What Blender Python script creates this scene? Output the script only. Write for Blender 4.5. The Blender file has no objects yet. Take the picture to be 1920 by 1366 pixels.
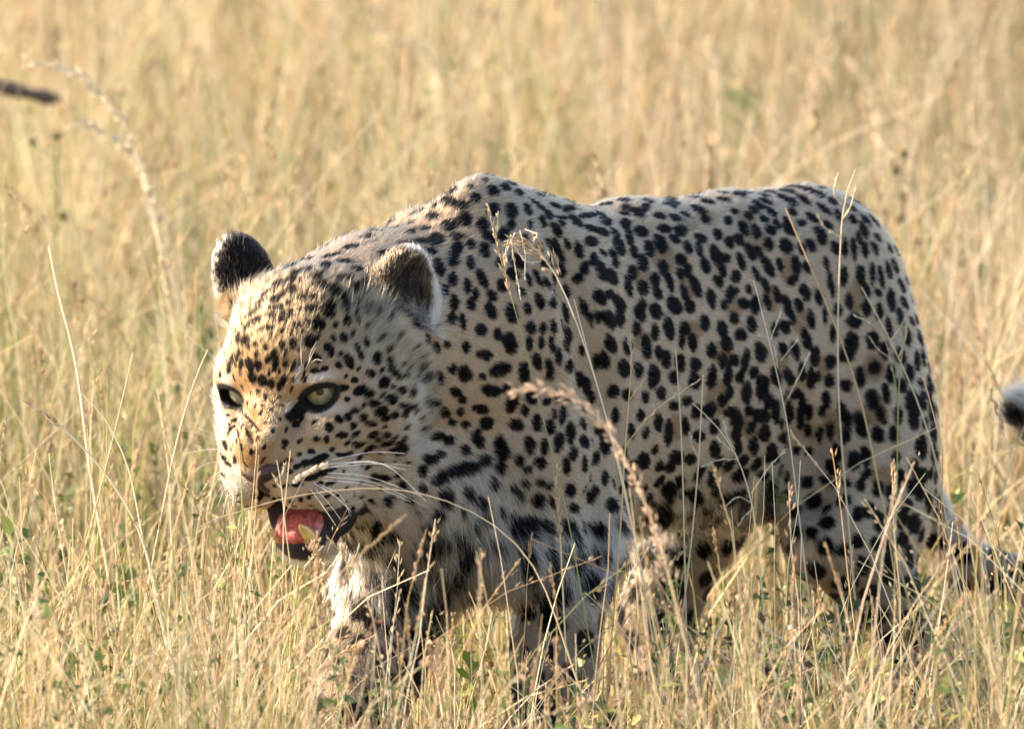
import bpy, bmesh, math, random
import numpy as np
from mathutils import Vector, Matrix, Euler, kdtree
rng = np.random.default_rng(7)
random.seed(7)
SC = bpy.context.scene
COL = SC.collection
R = math.radians

# ------------------------------------------------------------------ camera, world, sun, exposure
PITCH = R(8.0)
DIST = 14.0                       # camera to the middle of the scene, metres
PX = 1900.0                       # photograph pixels per metre at that distance
S = 1.0 / PX
FWD = np.array([0.0, math.cos(PITCH), -math.sin(PITCH)])
UPC = np.array([0.0, math.sin(PITCH), math.cos(PITCH)])
RGT = np.array([1.0, 0.0, 0.0])
ORG = np.array([0.0, 0.0, 767.0 * S * math.cos(PITCH)])

cam_d = bpy.data.cameras.new('camera')
cam = bpy.data.objects.new('camera', cam_d)
COL.objects.link(cam)
cam.location = ORG - FWD * DIST
cam.rotation_euler = (R(90) - PITCH, 0, 0)
cam_d.sensor_width = 36.0
cam_d.lens = 36.0 * DIST / (1920.0 * S)
cam_d.clip_end = 3000.0
cam_d.dof.use_dof = True
cam_d.dof.focus_distance = DIST - 330 * S
cam_d.dof.aperture_fstop = 7.8
SC.camera = cam

SUN_AZ = R(-78.0)                 # where the sun stands, from straight away (+y) to the left
SUN_EL = R(27.0)
to_sun = Vector((math.sin(SUN_AZ) * math.cos(SUN_EL), math.cos(SUN_AZ) * math.cos(SUN_EL), math.sin(SUN_EL)))
world = bpy.data.worlds.new('World')
SC.world = world
world.use_nodes = True
wn = world.node_tree
wn.nodes.clear()
sky = wn.nodes.new('ShaderNodeTexSky')
sky.sky_type = 'NISHITA'
sky.sun_disc = False
sky.sun_elevation = SUN_EL
sky.sun_rotation = SUN_AZ
sky.dust_density = 1.5
bg = wn.nodes.new('ShaderNodeBackground')
bg.inputs['Strength'].default_value = 0.15
wo = wn.nodes.new('ShaderNodeOutputWorld')
wn.links.new(sky.outputs['Color'], bg.inputs['Color'])
wn.links.new(bg.outputs['Background'], wo.inputs['Surface'])
sun_d = bpy.data.lights.new('sun', 'SUN')
sun_d.energy = 4.5
sun_d.angle = R(0.53)
sun_d.color = (1.0, 0.79, 0.56)
sun = bpy.data.objects.new('sun', sun_d)
COL.objects.link(sun)
sun.location = (-8, 2, 6)
sun.rotation_euler = to_sun.to_track_quat('Z', 'Y').to_euler()
SC.view_settings.view_transform = 'Standard'
SC.view_settings.look = 'None'
SC.view_settings.exposure = 1.54
SC.view_settings.gamma = 1.0
SC.view_settings.use_curve_mapping = False
SC.cycles.max_bounces = 6
SC.cycles.diffuse_bounces = 3
SC.cycles.transparent_max_bounces = 6
SC.cycles_curves.shape = 'RIBBONS'
SC.cycles_curves.subdivisions = 2


# ------------------------------------------------------------------ shared helpers
def P(px, py, d):
    """photo pixel + depth (in the same pixel units, away from the camera) -> camera-frame point"""
    k = 1.0 + d * S / DIST
    return np.array([(px - 960.0) * k, float(d), (683.0 - py) * k])


def W(q):
    """camera-frame pixel units -> world metres (a rotation and one scale)"""
    q = np.atleast_2d(np.asarray(q, float))
    return ORG + S * (q[:, :1] * RGT + q[:, 1:2] * FWD + q[:, 2:3] * UPC)


def Wd(v):
    v = np.atleast_2d(np.asarray(v, float))
    return v[:, :1] * RGT + v[:, 1:2] * FWD + v[:, 2:3] * UPC


def unit(v):
    v = np.asarray(v, float)
    return v / np.linalg.norm(v)


def vnorm(a):
    return a / np.maximum(np.linalg.norm(a, axis=1, keepdims=True), 1e-9)


def mesh_np(name, V, F, smooth=True):
    """V (n,3), F list of arrays (m,k) -> mesh"""
    me = bpy.data.meshes.new(name)
    if isinstance(F, np.ndarray):
        F = [F]
    F = [np.asarray(f, np.int32) for f in F if len(f)]
    nl = sum(f.size for f in F)
    nf = sum(len(f) for f in F)
    me.vertices.add(len(V))
    me.vertices.foreach_set('co', np.asarray(V, np.float32).ravel())
    me.loops.add(nl)
    me.loops.foreach_set('vertex_index', np.concatenate([f.ravel() for f in F]))
    me.polygons.add(nf)
    tot = np.concatenate([np.full(len(f), f.shape[1], np.int32) for f in F])
    st = np.concatenate([[0], np.cumsum(tot)[:-1]]).astype(np.int32)
    me.polygons.foreach_set('loop_start', st)
    me.polygons.foreach_set('use_smooth', np.full(nf, smooth, bool))
    me.update(calc_edges=True)
    me.validate()
    return me


def link(name, me, mat=None, parent=None):
    o = bpy.data.objects.new(name, me)
    COL.objects.link(o)
    if mat is not None:
        me.materials.append(mat)
    if parent is not None:
        o.parent = parent
        o.matrix_parent_inverse = Matrix.Translation(-parent.location)
    return o


def tag(o, label=None, cat=None, group=None, kind=None):
    for k, v in (('label', label), ('category', cat), ('group', group), ('kind', kind)):
        if v:
            o[k] = v
    return o


def empty(name, loc):
    o = bpy.data.objects.new(name, None)
    o.location = loc
    o.empty_display_size = 0.1
    COL.objects.link(o)
    return o


def set_col(me, name, rgb, domain='POINT'):
    a = me.attributes.new(name, 'FLOAT_COLOR', domain)
    c = np.ones((len(rgb), 4), np.float32)
    c[:, :3] = rgb
    a.data.foreach_set('color', c.ravel())


def new_mat(name):
    m = bpy.data.materials.new(name)
    m.use_nodes = True
    m.node_tree.nodes.clear()
    return m, m.node_tree.nodes, m.node_tree.links


def noise3(p, seed=0):
    """cheap smooth value noise on (n,3) points, 0..1"""
    p = np.asarray(p, float)
    i = np.floor(p).astype(np.int64)
    f = p - i
    f = f * f * (3 - 2 * f)
    out = np.zeros(len(p))
    for dx in (0, 1):
        for dy in (0, 1):
            for dz in (0, 1):
                h = ((i[:, 0] + dx) * 374761393 + (i[:, 1] + dy) * 668265263 + (i[:, 2] + dz) * 1274126177 + seed * 974634777) & 0x7fffffff
                h = ((h ^ (h >> 13)) * 1103515245) & 0x7fffffff
                h = (h ^ (h >> 16)) & 0xffff
                w = (f[:, 0] if dx else 1 - f[:, 0]) * (f[:, 1] if dy else 1 - f[:, 1]) * (f[:, 2] if dz else 1 - f[:, 2])
                out += w * h / 65535.0
    return out


# ------------------------------------------------------------------ ground: one sheet out to the horizon
def ground_z(x, y):
    x, y = np.asarray(x, float), np.asarray(y, float)
    return 0.012 * np.sin(x * 2.1 + 0.7) * np.cos(y * 1.7) - 0.006


_gx = np.concatenate([[-900, -300, -100, -40, -15], np.linspace(-6, 6, 41), [15, 40, 100, 300, 900]])
_gy = np.concatenate([[-900, -300, -100, -40, -20], np.linspace(-8, 22, 91), [35, 60, 120, 300, 900]])
GX, GY = np.meshgrid(_gx, _gy, indexing='ij')
GZ = ground_z(GX, GY) * ((np.abs(GX) < 7) & (GY > -9) & (GY < 23))
gv = np.stack([GX.ravel(), GY.ravel(), GZ.ravel()], 1)
ni, nj = GX.shape
ii, jj = np.meshgrid(np.arange(ni - 1), np.arange(nj - 1), indexing='ij')
q0 = (ii * nj + jj).ravel()
gq = np.stack([q0, q0 + nj, q0 + nj + 1, q0 + 1], 1)
m_gr, nd, lk = new_mat('dry_soil')
o_ = nd.new('ShaderNodeOutputMaterial')
b_ = nd.new('ShaderNodeBsdfPrincipled')
tc_ = nd.new('ShaderNodeTexCoord')
n1 = nd.new('ShaderNodeTexNoise')
n1.inputs['Scale'].default_value = 1.3
n1.inputs['Detail'].default_value = 8
n2 = nd.new('ShaderNodeTexNoise')
n2.inputs['Scale'].default_value = 38
n2.inputs['Detail'].default_value = 6
mx = nd.new('ShaderNodeMath')
mx.operation = 'MULTIPLY_ADD'
mx.inputs[1].default_value = 0.5
rp = nd.new('ShaderNodeValToRGB')
cr = rp.color_ramp
cr.elements[0].position, cr.elements[0].color = 0.45, (0.15, 0.105, 0.055, 1)
cr.elements[1].position, cr.elements[1].color = 0.95, (0.42, 0.31, 0.16, 1)
e_ = cr.elements.new(0.7)
e_.color = (0.27, 0.20, 0.10, 1)
bu = nd.new('ShaderNodeBump')
bu.inputs['Distance'].default_value = 0.02
for nn in (n1, n2):
    lk.new(tc_.outputs['Object'], nn.inputs['Vector'])
lk.new(n1.outputs['Fac'], mx.inputs[2])
lk.new(n2.outputs['Fac'], mx.inputs[0])
lk.new(mx.outputs[0], rp.inputs['Fac'])
lk.new(rp.outputs['Color'], b_.inputs['Base Color'])
lk.new(n2.outputs['Fac'], bu.inputs['Height'])
lk.new(bu.outputs['Normal'], b_.inputs['Normal'])
b_.inputs['Roughness'].default_value = 0.95
lk.new(b_.outputs[0], o_.inputs[0])
gr_o = link('ground', mesh_np('ground', gv, gq), m_gr)
tag(gr_o, 'dry sandy soil under the savanna grass', kind='structure')
# ------------------------------------------------------------------ leopard: one implicit surface, then coat, fur, eyes, mouth
class Prim:
    def __init__(s, kind, k, op, **a):
        s.kind, s.k, s.op = kind, k, op
        s.__dict__.update(a)
        if kind == 'rc':
            s.c = (s.a + s.b) / 2
            s.br = np.linalg.norm(s.b - s.a) / 2 + max(s.ra, s.rb)
        elif kind == 'el':
            s.br = max(s.r)
        elif kind == 'al':
            s.c = s.o
            s.br = 80.0

    def d(s, p):
        if s.kind == 'rc':
            ab = s.b - s.a
            t = np.clip(((p - s.a) @ ab) / (ab @ ab), 0, 1)
            q = p - s.a - t[:, None] * ab
            return np.sqrt((q * q).sum(1)) - (s.ra + t * (s.rb - s.ra))
        if s.kind == 'el':
            q = (p - s.c) @ s.M.T
            k0 = np.sqrt(((q / s.r) ** 2).sum(1))
            k1 = np.sqrt(((q / (s.r ** 2)) ** 2).sum(1)) + 1e-9
            return np.where(k0 < 1e-3, -min(s.r), k0 * (k0 - 1) / k1)
        if s.kind == 'al':                      # almond slot along e
            q = p - s.o
            a, b, c = q @ s.w, q @ s.v, q @ s.e
            d2 = np.maximum(np.hypot(a, b - s.cl) - s.rl, np.hypot(a, b + s.cu) - s.ru)
            return np.maximum(d2, -c)


def rc(a, ra, b, rb, k=30, op='+'):
    return Prim('rc', k, op, a=np.asarray(a, float), b=np.asarray(b, float), ra=ra, rb=rb)


def el(c, r, M=None, k=30, op='+'):
    return Prim('el', k, op, c=np.asarray(c, float), r=np.asarray(r, float), M=np.eye(3) if M is None else np.asarray(M, float))


def sdf(prims, p, big=120.0):
    d = np.full(len(p), big)
    if len(p) == 0:
        return d
    lo, hi = p.min(0), p.max(0)
    cc, cr = (lo + hi) / 2, np.linalg.norm(hi - lo) / 2
    for q in prims:
        if np.linalg.norm(q.c - cc) > q.br + cr + q.k + big * 0.6:
            continue
        e = q.d(p)
        if q.op == '+':
            h = np.maximum(q.k - np.abs(d - e), 0) / q.k
            d = np.minimum(d, e) - h * h * q.k * 0.25
        else:
            e = -e
            h = np.maximum(q.k - np.abs(d - e), 0) / q.k
            d = np.maximum(d, e) + h * h * q.k * 0.25
    return d


def sdf_many(prims, p):
    """evaluate scattered points, grouped in cells so that far primitives are skipped"""
    out = np.empty(len(p))
    key = np.floor(p / 160.0).astype(np.int64)
    key = (key[:, 0] * 73856093) ^ (key[:, 1] * 19349663) ^ (key[:, 2] * 83492791)
    o = np.argsort(key, kind='stable')
    cuts = np.flatnonzero(np.diff(key[o])) + 1
    for idx in np.split(o, cuts):
        out[idx] = sdf(prims, p[idx])
    return out


def grad(prims, p, h=1.5):
    g = np.empty_like(p)
    for i in range(3):
        e = np.zeros(3)
        e[i] = h
        g[:, i] = sdf_many(prims, p + e) - sdf_many(prims, p - e)
    return vnorm(g)


def surface(prims, lo, hi, cell):
    """surface nets of the field, only evaluating blocks near the surface"""
    B = 8
    n = np.ceil((np.asarray(hi) - lo) / (cell * B)).astype(int)
    N = n * B + 1
    F = np.full(N, 99.0, np.float32)
    rad = cell * B * 0.87
    ax = np.arange(B + 1) * cell
    gx, gy, gz = np.meshgrid(ax, ax, ax, indexing='ij')
    off = np.stack([gx.ravel(), gy.ravel(), gz.ravel()], 1)
    cen = np.stack(np.meshgrid(*[np.arange(m) for m in n], indexing='ij'), -1).reshape(-1, 3)
    c0 = np.asarray(lo) + (cen + 0.5) * cell * B
    dc = sdf_many(prims, c0)
    near = np.abs(dc) < rad * 1.9
    for b, dd in zip(cen[~near], dc[~near]):
        if dd < 0:
            F[b[0] * B:b[0] * B + B + 1, b[1] * B:b[1] * B + B + 1, b[2] * B:b[2] * B + B + 1] = -99
    for b in cen[near]:
        p = np.asarray(lo) + b * cell * B + off
        F[b[0] * B:b[0] * B + B + 1, b[1] * B:b[1] * B + B + 1, b[2] * B:b[2] * B + B + 1] = sdf(prims, p).reshape(B + 1, B + 1, B + 1)
    sgn = F < 0
    c8 = [(i, j, k) for i in (0, 1) for j in (0, 1) for k in (0, 1)]
    sl = lambda a, i, j, k: a[i:a.shape[0] - 1 + i, j:a.shape[1] - 1 + j, k:a.shape[2] - 1 + k]
    cnt = sum(sl(sgn, *c).astype(np.int8) for c in c8)
    act = (cnt > 0) & (cnt < 8)
    ids = np.full(act.shape, -1, np.int64)
    cells = np.argwhere(act)
    ids[act] = np.arange(len(cells))
    acc = np.zeros((len(cells), 3))
    num = np.zeros(len(cells))
    for a in c8:
        for axn in range(3):
            if a[axn]:
                continue
            b = list(a)
            b[axn] = 1
            va = F[cells[:, 0] + a[0], cells[:, 1] + a[1], cells[:, 2] + a[2]].astype(float)
            vb = F[cells[:, 0] + b[0], cells[:, 1] + b[1], cells[:, 2] + b[2]].astype(float)
            x = (va < 0) != (vb < 0)
            t = np.where(x, va / np.where(x, va - vb, 1), 0)
            pt = np.tile(np.array(a, float), (len(cells), 1))
            pt[:, axn] = t
            acc[x] += pt[x]
            num[x] += 1
    V = np.asarray(lo) + (cells + acc / num[:, None]) * cell
    quads = []
    for axn in range(3):
        o1, o2 = [(1, 2), (2, 0), (0, 1)][axn]
        sA = [slice(None)] * 3
        sB = [slice(None)] * 3
        sA[axn] = slice(0, -1)
        sB[axn] = slice(1, None)
        ch = sgn[tuple(sA)] != sgn[tuple(sB)]
        e = np.argwhere(ch)
        e = e[(e[:, o1] > 0) & (e[:, o2] > 0) & (e[:, o1] < N[o1] - 1) & (e[:, o2] < N[o2] - 1)]
        inside = sgn[e[:, 0], e[:, 1], e[:, 2]]
        q = []
        for u, v in ((0, 0), (1, 0), (1, 1), (0, 1)):
            g = e.copy()
            g[:, o1] -= 1 - u
            g[:, o2] -= 1 - v
            q.append(ids[g[:, 0], g[:, 1], g[:, 2]])
        q = np.stack(q, 1)
        q[~inside] = q[~inside][:, ::-1]
        quads.append(q)
    Q = np.concatenate(quads)
    return V, Q[(Q >= 0).all(1)]


def refine(V, Q, sel):
    """split the selected quads in four, joining neighbours with triangles"""
    me = mesh_np('tmp', V, Q)
    bm = bmesh.new()
    bm.from_mesh(me)
    bm.faces.ensure_lookup_table()
    es = set()
    for i in np.flatnonzero(sel):
        es.update(bm.faces[i].edges)
    bmesh.ops.subdivide_edges(bm, edges=list(es), cuts=1, use_grid_fill=True)
    bmesh.ops.triangulate(bm, faces=bm.faces[:])
    bm.to_mesh(me)
    bm.free()
    n = len(me.vertices)
    V2 = np.empty(n * 3, np.float32)
    me.vertices.foreach_get('co', V2)
    T = np.empty(len(me.loops), np.int32)
    me.loops.foreach_get('vertex_index', T)
    bpy.data.meshes.remove(me)
    return V2.reshape(-1, 3).astype(float), T.reshape(-1, 3)


def project(prims, V, n=2, cap=6.0):
    for _ in range(n):
        d = np.clip(sdf_many(prims, V), -cap, cap)
        V = V - grad(prims, V) * d[:, None]
    return V


# --- head frame: F along the muzzle, U up, L to the animal's left (right in the picture)
hy, hp = R(31), R(35)
HF = np.array([-math.sin(hy) * math.cos(hp), -math.cos(hy) * math.cos(hp), -math.sin(hp)])
HU = np.array([-math.sin(hy) * math.sin(hp), -math.cos(hy) * math.sin(hp), math.cos(hp)])
HL = np.array([math.cos(hy), -math.sin(hy), 0.0])
HO = P(526, 737, -450)
HM = np.stack([HF, HL, HU])


def H(f, l, u):
    return HO + f * HF + l * HL + u * HU


def hloc(p):
    return (np.atleast_2d(p) - HO) @ HM.T


# --- body frame
BA = unit([0.61, 0.785, 0.10])                     # from shoulders to hips
BN = unit([0.79, -0.61, 0.0])                      # to the animal's left side
BU = np.cross(BN, BA)
BU = BU if BU[2] > 0 else -BU
BM = np.stack([BA, BN, BU])


def bel(px, py, d, ra, rn, ru, k=60, tilt=0.0):
    M = BM
    if tilt:
        c, s_ = math.cos(tilt), math.sin(tilt)
        M = np.stack([c * BA + s_ * BU, BN, -s_ * BA + c * BU])
    return el(P(px, py, d), (ra, rn, ru), M, k)


def chain(pts, k=40):
    return [rc(P(*a[:3]), a[3], P(*b[:3]), b[3], k) for a, b in zip(pts, pts[1:])]


EYE_R = 33.0
EYES = []
for s in (-1, 1):
    c = H(-14, 80 if s > 0 else -85, 0)
    e = unit(0.86 * HF + (0.44 if s > 0 else -0.08) * HL + 0.22 * HU)
    # slot axes: outer corner a little higher than the inner one
    w = unit(s * HL + 0.16 * HU - 0.45 * HF)
    w = unit(w - (w @ e) * e)
    v = np.cross(e, w)
    v = v if v[2] > 0 else -v
    EYES.append((c, e, w, v))

body = []
# trunk
body += [bel(1030, 695, 70, 250, 185, 325, 60),
         bel(1190, 682, 290, 320, 205, 316, 80),
         bel(1370, 672, 480, 285, 190, 322, 80),
         bel(1512, 608, 640, 235, 190, 268, 80)]
# shoulder blades, near and far
body += [bel(925, 588, -20, 165, 85, 262, 90, 0.12), bel(985, 800, -70, 130, 105, 230, 60, -0.25),
         bel(815, 640, 40, 130, 80, 245, 60, 0.2)]
# neck and chest ruff
body += [rc(P(890, 630, -40), 238, P(690, 635, -270), 170, 80),
         el(P(800, 930, -130), (150, 140, 170), None, 70),
         rc(P(665, 850, -300), 100, P(800, 960, -150), 140, 60),
         el(P(940, 1020, -110), (120, 110, 100), None, 50)]
# near and far fore legs
body += chain([(1000, 860, -80, 130), (1062, 1000, -30, 100), (1040, 1220, -70, 74), (1020, 1395, -110, 68)], 45)
body += [rc(P(1020, 1400, -110), 68, P(985, 1428, -165), 50, 30)]
body += chain([(800, 960, -110, 130), (752, 1090, -110, 104), (700, 1250, -170, 88), (655, 1390, -225, 78)], 45)
body += [rc(P(655, 1395, -225), 76, P(610, 1435, -290), 52, 30)]
# near hind leg: thigh, shank, hock, foot
body += [bel(1638, 840, 585, 150, 110, 280, 70, -0.08), rc(P(1600, 800, 570), 120, P(1560, 1010, 470), 92, 60)]
body += chain([(1580, 1000, 480, 92), (1650, 1120, 560, 72), (1700, 1190, 620, 50), (1690, 1290, 590, 46)], 40)
body += [rc(P(1690, 1290, 590), 46, P(1640, 1312, 520), 36, 30)]
# far hind leg stepping forward
body += chain([(1400, 820, 740, 130), (1290, 985, 660, 95), (1235, 1150, 640, 66), (1245, 1270, 600, 52)], 50)
body += [rc(P(1245, 1270, 600), 50, P(1200, 1310, 540), 40, 30)]
TAIL = [(1640, 560, 880, 62), (1690, 780, 960, 52), (1720, 950, 975, 47), (1800, 1055, 965, 45), (1930, 1092, 950, 42), (2010, 1040, 915, 41),
        (2025, 930, 885, 39), (1985, 830, 870, 38), (1930, 772, 862, 36)]
body += chain(TAIL, 30)
# head
head = [el(H(-130, 0, 30), (150, 140, 130), HM, 50),
        rc(H(-200, 0, -30), 130, H(-320, 0, -60), 150, 70),
        el(H(-60, 0, 40), (95, 95, 70), HM, 40)]
for s in (-1, 1):
    head += [el(H(-95, 108 * s, -60), (105, 84, 92), HM, 50),
             el(H(-120, 118 * s, -130), (95, 72, 75), HM, 45),
             el(H(-30, 82 * s, 32), (56, 54, 24), HM, 44),
             el(H(10, 92 * s, -62), (60, 52, 52), HM, 40),
             el(H(52, 66 * s, -92), (72, 52, 58), HM, 44)]
head += [el(H(45, 0, -46), (100, 56, 46), HM, 40), rc(H(-25, 0, 4), 56, H(100, 0, -46), 48, 40),
         rc(H(100, 0, -50), 46, H(122, 0, -82), 36, 26)]
for s in (-1, 1):
    head += [el(H(88, 53 * s, -116), (66, 57, 57), HM, 24),
             el(H(42, 74 * s, -150), (76, 48, 64), HM, 34),
             rc(H(110, 30 * s, -122), 34, H(112, 34 * s, -148), 24, 14)]
# open mouth, then the lower jaw
head += [el(H(75, 0, -232), (115, 56, 62), HM, 12, '-'), ]
for s in (-1, 1):
    head += [rc(H(-60, 98 * s, -165), 48, H(74, 34 * s, -268), 27, 20)]
for s in (-1, 1):
    head += [el(H(24, 62 * s, -238), (58, 16, 50), HM, 10)]
head += [rc(H(86, 24, -270), 27, H(86, -24, -270), 27, 22), el(H(76, 0, -282), (40, 40, 24), HM, 20), el(H(40, 0, -274), (70, 46, 26), HM, 26)]
# eyelids over the eyeballs, with almond slots
for s, (c, e, w, v) in zip((-1, 1), EYES):
    head += [el(c, (EYE_R + 6,) * 3, None, 26)]
for s, (c, e, w, v) in zip((-1, 1), EYES):
    Wd_, Hl_, Hu_ = (32.0, 23.0, 13.0) if s > 0 else (32.0, 24.0, 15.0)
    rl, ru = (Wd_ ** 2 + Hl_ ** 2) / (2 * Hl_), (Wd_ ** 2 + Hu_ ** 2) / (2 * Hu_)
    head += [Prim('al', 5, '-', o=c, e=e, w=w, v=v, rl=rl, cl=rl - Hl_, ru=ru, cu=ru - Hu_)]
body += head
# ears
def ear(c, r, wv, nv, k=30):
    wv = unit(wv)
    nv = unit(nv)
    nv = unit(nv - (nv @ wv) * wv)
    uv = np.cross(nv, wv)
    uv = uv if uv[2] > 0 else -uv
    return np.stack([wv, nv, uv])


EAR_R = P(749, 562, -385)
ME = ear(None, None, [0.90, 0.30, -0.26], [0.30, -0.93, 0.05])
body += [el(EAR_R, (63, 34, 104), ME, 26), el(EAR_R + ME[0] * 10 - ME[1] * -24 + ME[2] * -6, (55, 34, 95), ME, 12, '-'),
         rc(EAR_R - 70 * ME[2] + 10 * ME[1], 48, EAR_R - 120 * ME[2] - 30 * ME[0], 52, 40)]
EAR_L = P(457, 522, -250)
ML = ear(None, None, [0.92, 0.30, 0.22], [0.25, 0.80, 0.0])
body += [el(EAR_L, (57, 26, 84), ML, 26), el(EAR_L + ML[1] * 26, (44, 28, 70), ML, 10, '-'),
         rc(EAR_L - 50 * ML[2], 44, EAR_L - 95 * ML[2] + 30 * ML[0], 50, 40)]
BODY = body


def skin_at(px, py):
    """first point of the field along the line of sight of a photo pixel"""
    ds = np.arange(-640.0, 900.0, 4.0)
    q = np.array([P(px, py, d) for d in ds])
    v = sdf_many(BODY, q)
    i = np.flatnonzero(v < 0)
    return q[i[0]] if len(i) else None


# skin folds: snarl creases of the muzzle, the fold behind the shoulder blade
FOLDS = []
for line, rad, k in (([(452, 771), (470, 786), (487, 803)], 6, 16), ([(466, 797), (470, 812), (474, 828)], 4, 12), ([(402, 753), (424, 760), (443, 770)], 6, 14), ([(442, 790), (450, 815)], 4, 10),
                     ([(556, 792), (535, 820), (515, 852), (500, 874)], 5, 22), ([(518, 884), (526, 874), (533, 864)], 5, 12), ([(545, 812), (530, 838), (520, 860)], 4, 14),
                     ([(536, 862), (580, 842), (630, 840)], 4, 26), ([(560, 765), (556, 790)], 6, 20),
                     ([(1070, 490), (1084, 545), (1100, 620), (1122, 710), (1132, 800)], 12, 80),
                     ([(1500, 760), (1510, 850), (1525, 930)], 18, 70), ([(1130, 880), (1128, 960), (1120, 1040)], 18, 60)):
    pts_ = [skin_at(*q) for q in line]
    pts_ = [p for p in pts_ if p is not None]
    FOLDS += [rc(a, rad, b, rad, k, '-') for a, b in zip(pts_, pts_[1:])]
BODY = body + FOLDS
# --- build the skin
BV, BQ = surface(BODY, np.array([-610., -650., -900.]), np.array([1180., 1150., 420.]), 8.0)
_c = BV[BQ].mean(1)
_h = hloc(_c)
BV, BT = refine(BV, BQ, (_h[:, 0] > -170) & (np.linalg.norm(_h, axis=1) < 430) & (np.abs(_h[:, 1]) < 270))
_c = BV[BT].mean(1)
_n = np.min([np.linalg.norm(_c - c - 20 * e, axis=1) for (c, e, w, v) in EYES], axis=0)
me0 = mesh_np('t0', BV, BT)
bm = bmesh.new()
bm.from_mesh(me0)
bm.faces.ensure_lookup_table()
bmesh.ops.subdivide_edges(bm, edges=list({e for i in np.flatnonzero(_n < 62) for e in bm.faces[i].edges}), cuts=1)
bmesh.ops.triangulate(bm, faces=bm.faces[:])
bm.to_mesh(me0)
bm.free()
BV = np.empty(len(me0.vertices) * 3, np.float32)
me0.vertices.foreach_get('co', BV)
BV = BV.reshape(-1, 3).astype(float)
BT = np.empty(len(me0.loops), np.int32)
me0.loops.foreach_get('vertex_index', BT)
BT = BT.reshape(-1, 3)
bpy.data.meshes.remove(me0)
BV = project(BODY, BV, 3)
BNRM = grad(BODY, BV)

from mathutils.bvhtree import BVHTree
BVH = BVHTree.FromPolygons([Vector(v) for v in BV.tolist()], BT.tolist())
CAMPT = Vector((0.0, -DIST * PX, 0.0))


def hit(px, py):
    """point of the animal's skin seen at a photo pixel, with its normal"""
    d = (Vector(P(px, py, 0)) - CAMPT).normalized()
    loc, nor, i, dist = BVH.ray_cast(CAMPT, d)
    if loc is None:
        return None
    nor = np.array(nor)
    if nor[1] > 0:
        nor = -nor
    return np.array(loc), nor


# --- coat pattern: spots, plus a few painted crease shadows, anchored on the skin
SPOTS = []          # (centre, 2x3 inverse tangent frame, kind) kind 0 black, 1 tan rosette heart, 2 pale


def spot(c, t1, t2, kind=0):
    SPOTS.append((c, np.linalg.pinv(np.stack([t1, t2], 1)), kind, max(np.linalg.norm(t1), np.linalg.norm(t2))))


def spot_px(px, py, a, b, ang, kind=0):
    h = hit(px, py)
    if h is None:
        return
    c, n = h
    ca, sa = math.cos(R(ang)), math.sin(R(ang))
    ts = []
    for (x, z), r in (((ca, -sa), a), ((-sa, -ca), b)):
        dd = -(x * n[0] + z * n[2]) / (n[1] if abs(n[1]) > 0.35 else -0.35)
        ts.append(np.array([x, dd, z]) * r)
    spot(c, ts[0], ts[1], kind)


ZA = [(905,720,45,42,0),(845,835,45,38,-30),(975,895,45,28,60),(880,955,40,25,30),(1120,980,50,28,60),(1045,1005,24,18,30),(1080,810,35,25,60),(1000,810,25,14,60),
(1195,935,32,18,65),(1240,845,30,18,60),(1170,870,25,15,60),(1105,690,30,22,70),(1175,660,40,16,70),(985,580,45,32,80),(975,640,35,30,0),(1085,570,50,22,70),(1080,390,65,22,5),
(1150,460,40,20,5),(1000,465,40,28,20),(925,440,35,28,30),(890,375,28,22,0),(1225,415,30,30,60),(1050,505,45,18,15),(945,290,45,20,0),(1080,265,60,15,0),(1180,320,40,18,10),
(1315,960,28,38,0),(1405,975,20,32,-10),(1450,1065,60,18,45),(1515,1075,20,15,0),(1545,1005,18,14,0),(1270,1065,32,26,30),(1155,1110,25,22,0),(1365,1125,34,38,20),(1190,1185,45,30,-30),
(1260,1210,30,25,0),(1485,1180,30,28,0),(1560,1195,18,38,0),(1420,1245,38,34,20),(1295,1275,36,20,0),(1155,1330,32,20,0),(1350,1330,45,32,-20),(1490,1285,22,20,0),(1530,1310,22,26,0),
(1585,1310,22,28,0),(1070,1165,44,22,-10),(1105,1245,22,18,0),(1220,1290,12,20,0),(940,1030,30,20,-40),(875,1045,30,22,0),(775,1040,26,66,0),
(385,830,28,40,20),(430,700,70,13,-35),(420,640,60,13,-35),(330,810,15,35,15),(600,600,40,18,-10),(590,540,40,24,-30),(560,650,35,15,0),(715,470,30,28,0),(700,400,40,24,-30),(610,430,40,18,-30),
(780,520,30,20,-20),(850,600,45,20,0),(640,660,20,35,20),(700,640,18,30,10),(545,740,40,18,0),(740,720,30,20,0),(410,1000,25,45,-20),(470,1010,25,35,0),(595,1000,20,50,15),(540,960,16,30,10),
(500,1110,30,35,0),(560,1140,25,30,0),(430,1090,28,38,-20),(650,1110,20,35,10),(625,1150,18,30,10),(665,1000,20,25,0),(720,1010,16,40,20),(580,930,18,40,20),(640,860,18,25,0),(720,850,25,28,0),
(450,860,20,16,0),(520,880,22,14,-20),(330,940,14,45,15),(290,960,13,40,15),(265,1020,16,40,15),(350,1000,14,40,10),(460,930,14,24,0),(820,700,20,16,0),(640,760,20,14,-20),(480,760,30,10,-30),
(770,610,24,14,0),(520,500,44,12,-35),(480,560,40,12,-35),(650,500,30,14,-30),(820,330,36,16,-10),(740,350,36,14,-20),(860,520,30,16,0),(690,560,24,14,-20),(630,580,20,12,0),(1250,600,30,14,30),
(620,1230,20,10,20),(580,1270,16,9,0),(520,1230,14,20,0),(470,1190,14,18,20),(560,1320,18,10,0),(640,1290,14,10,0),(500,1290,12,9,0)]
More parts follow.
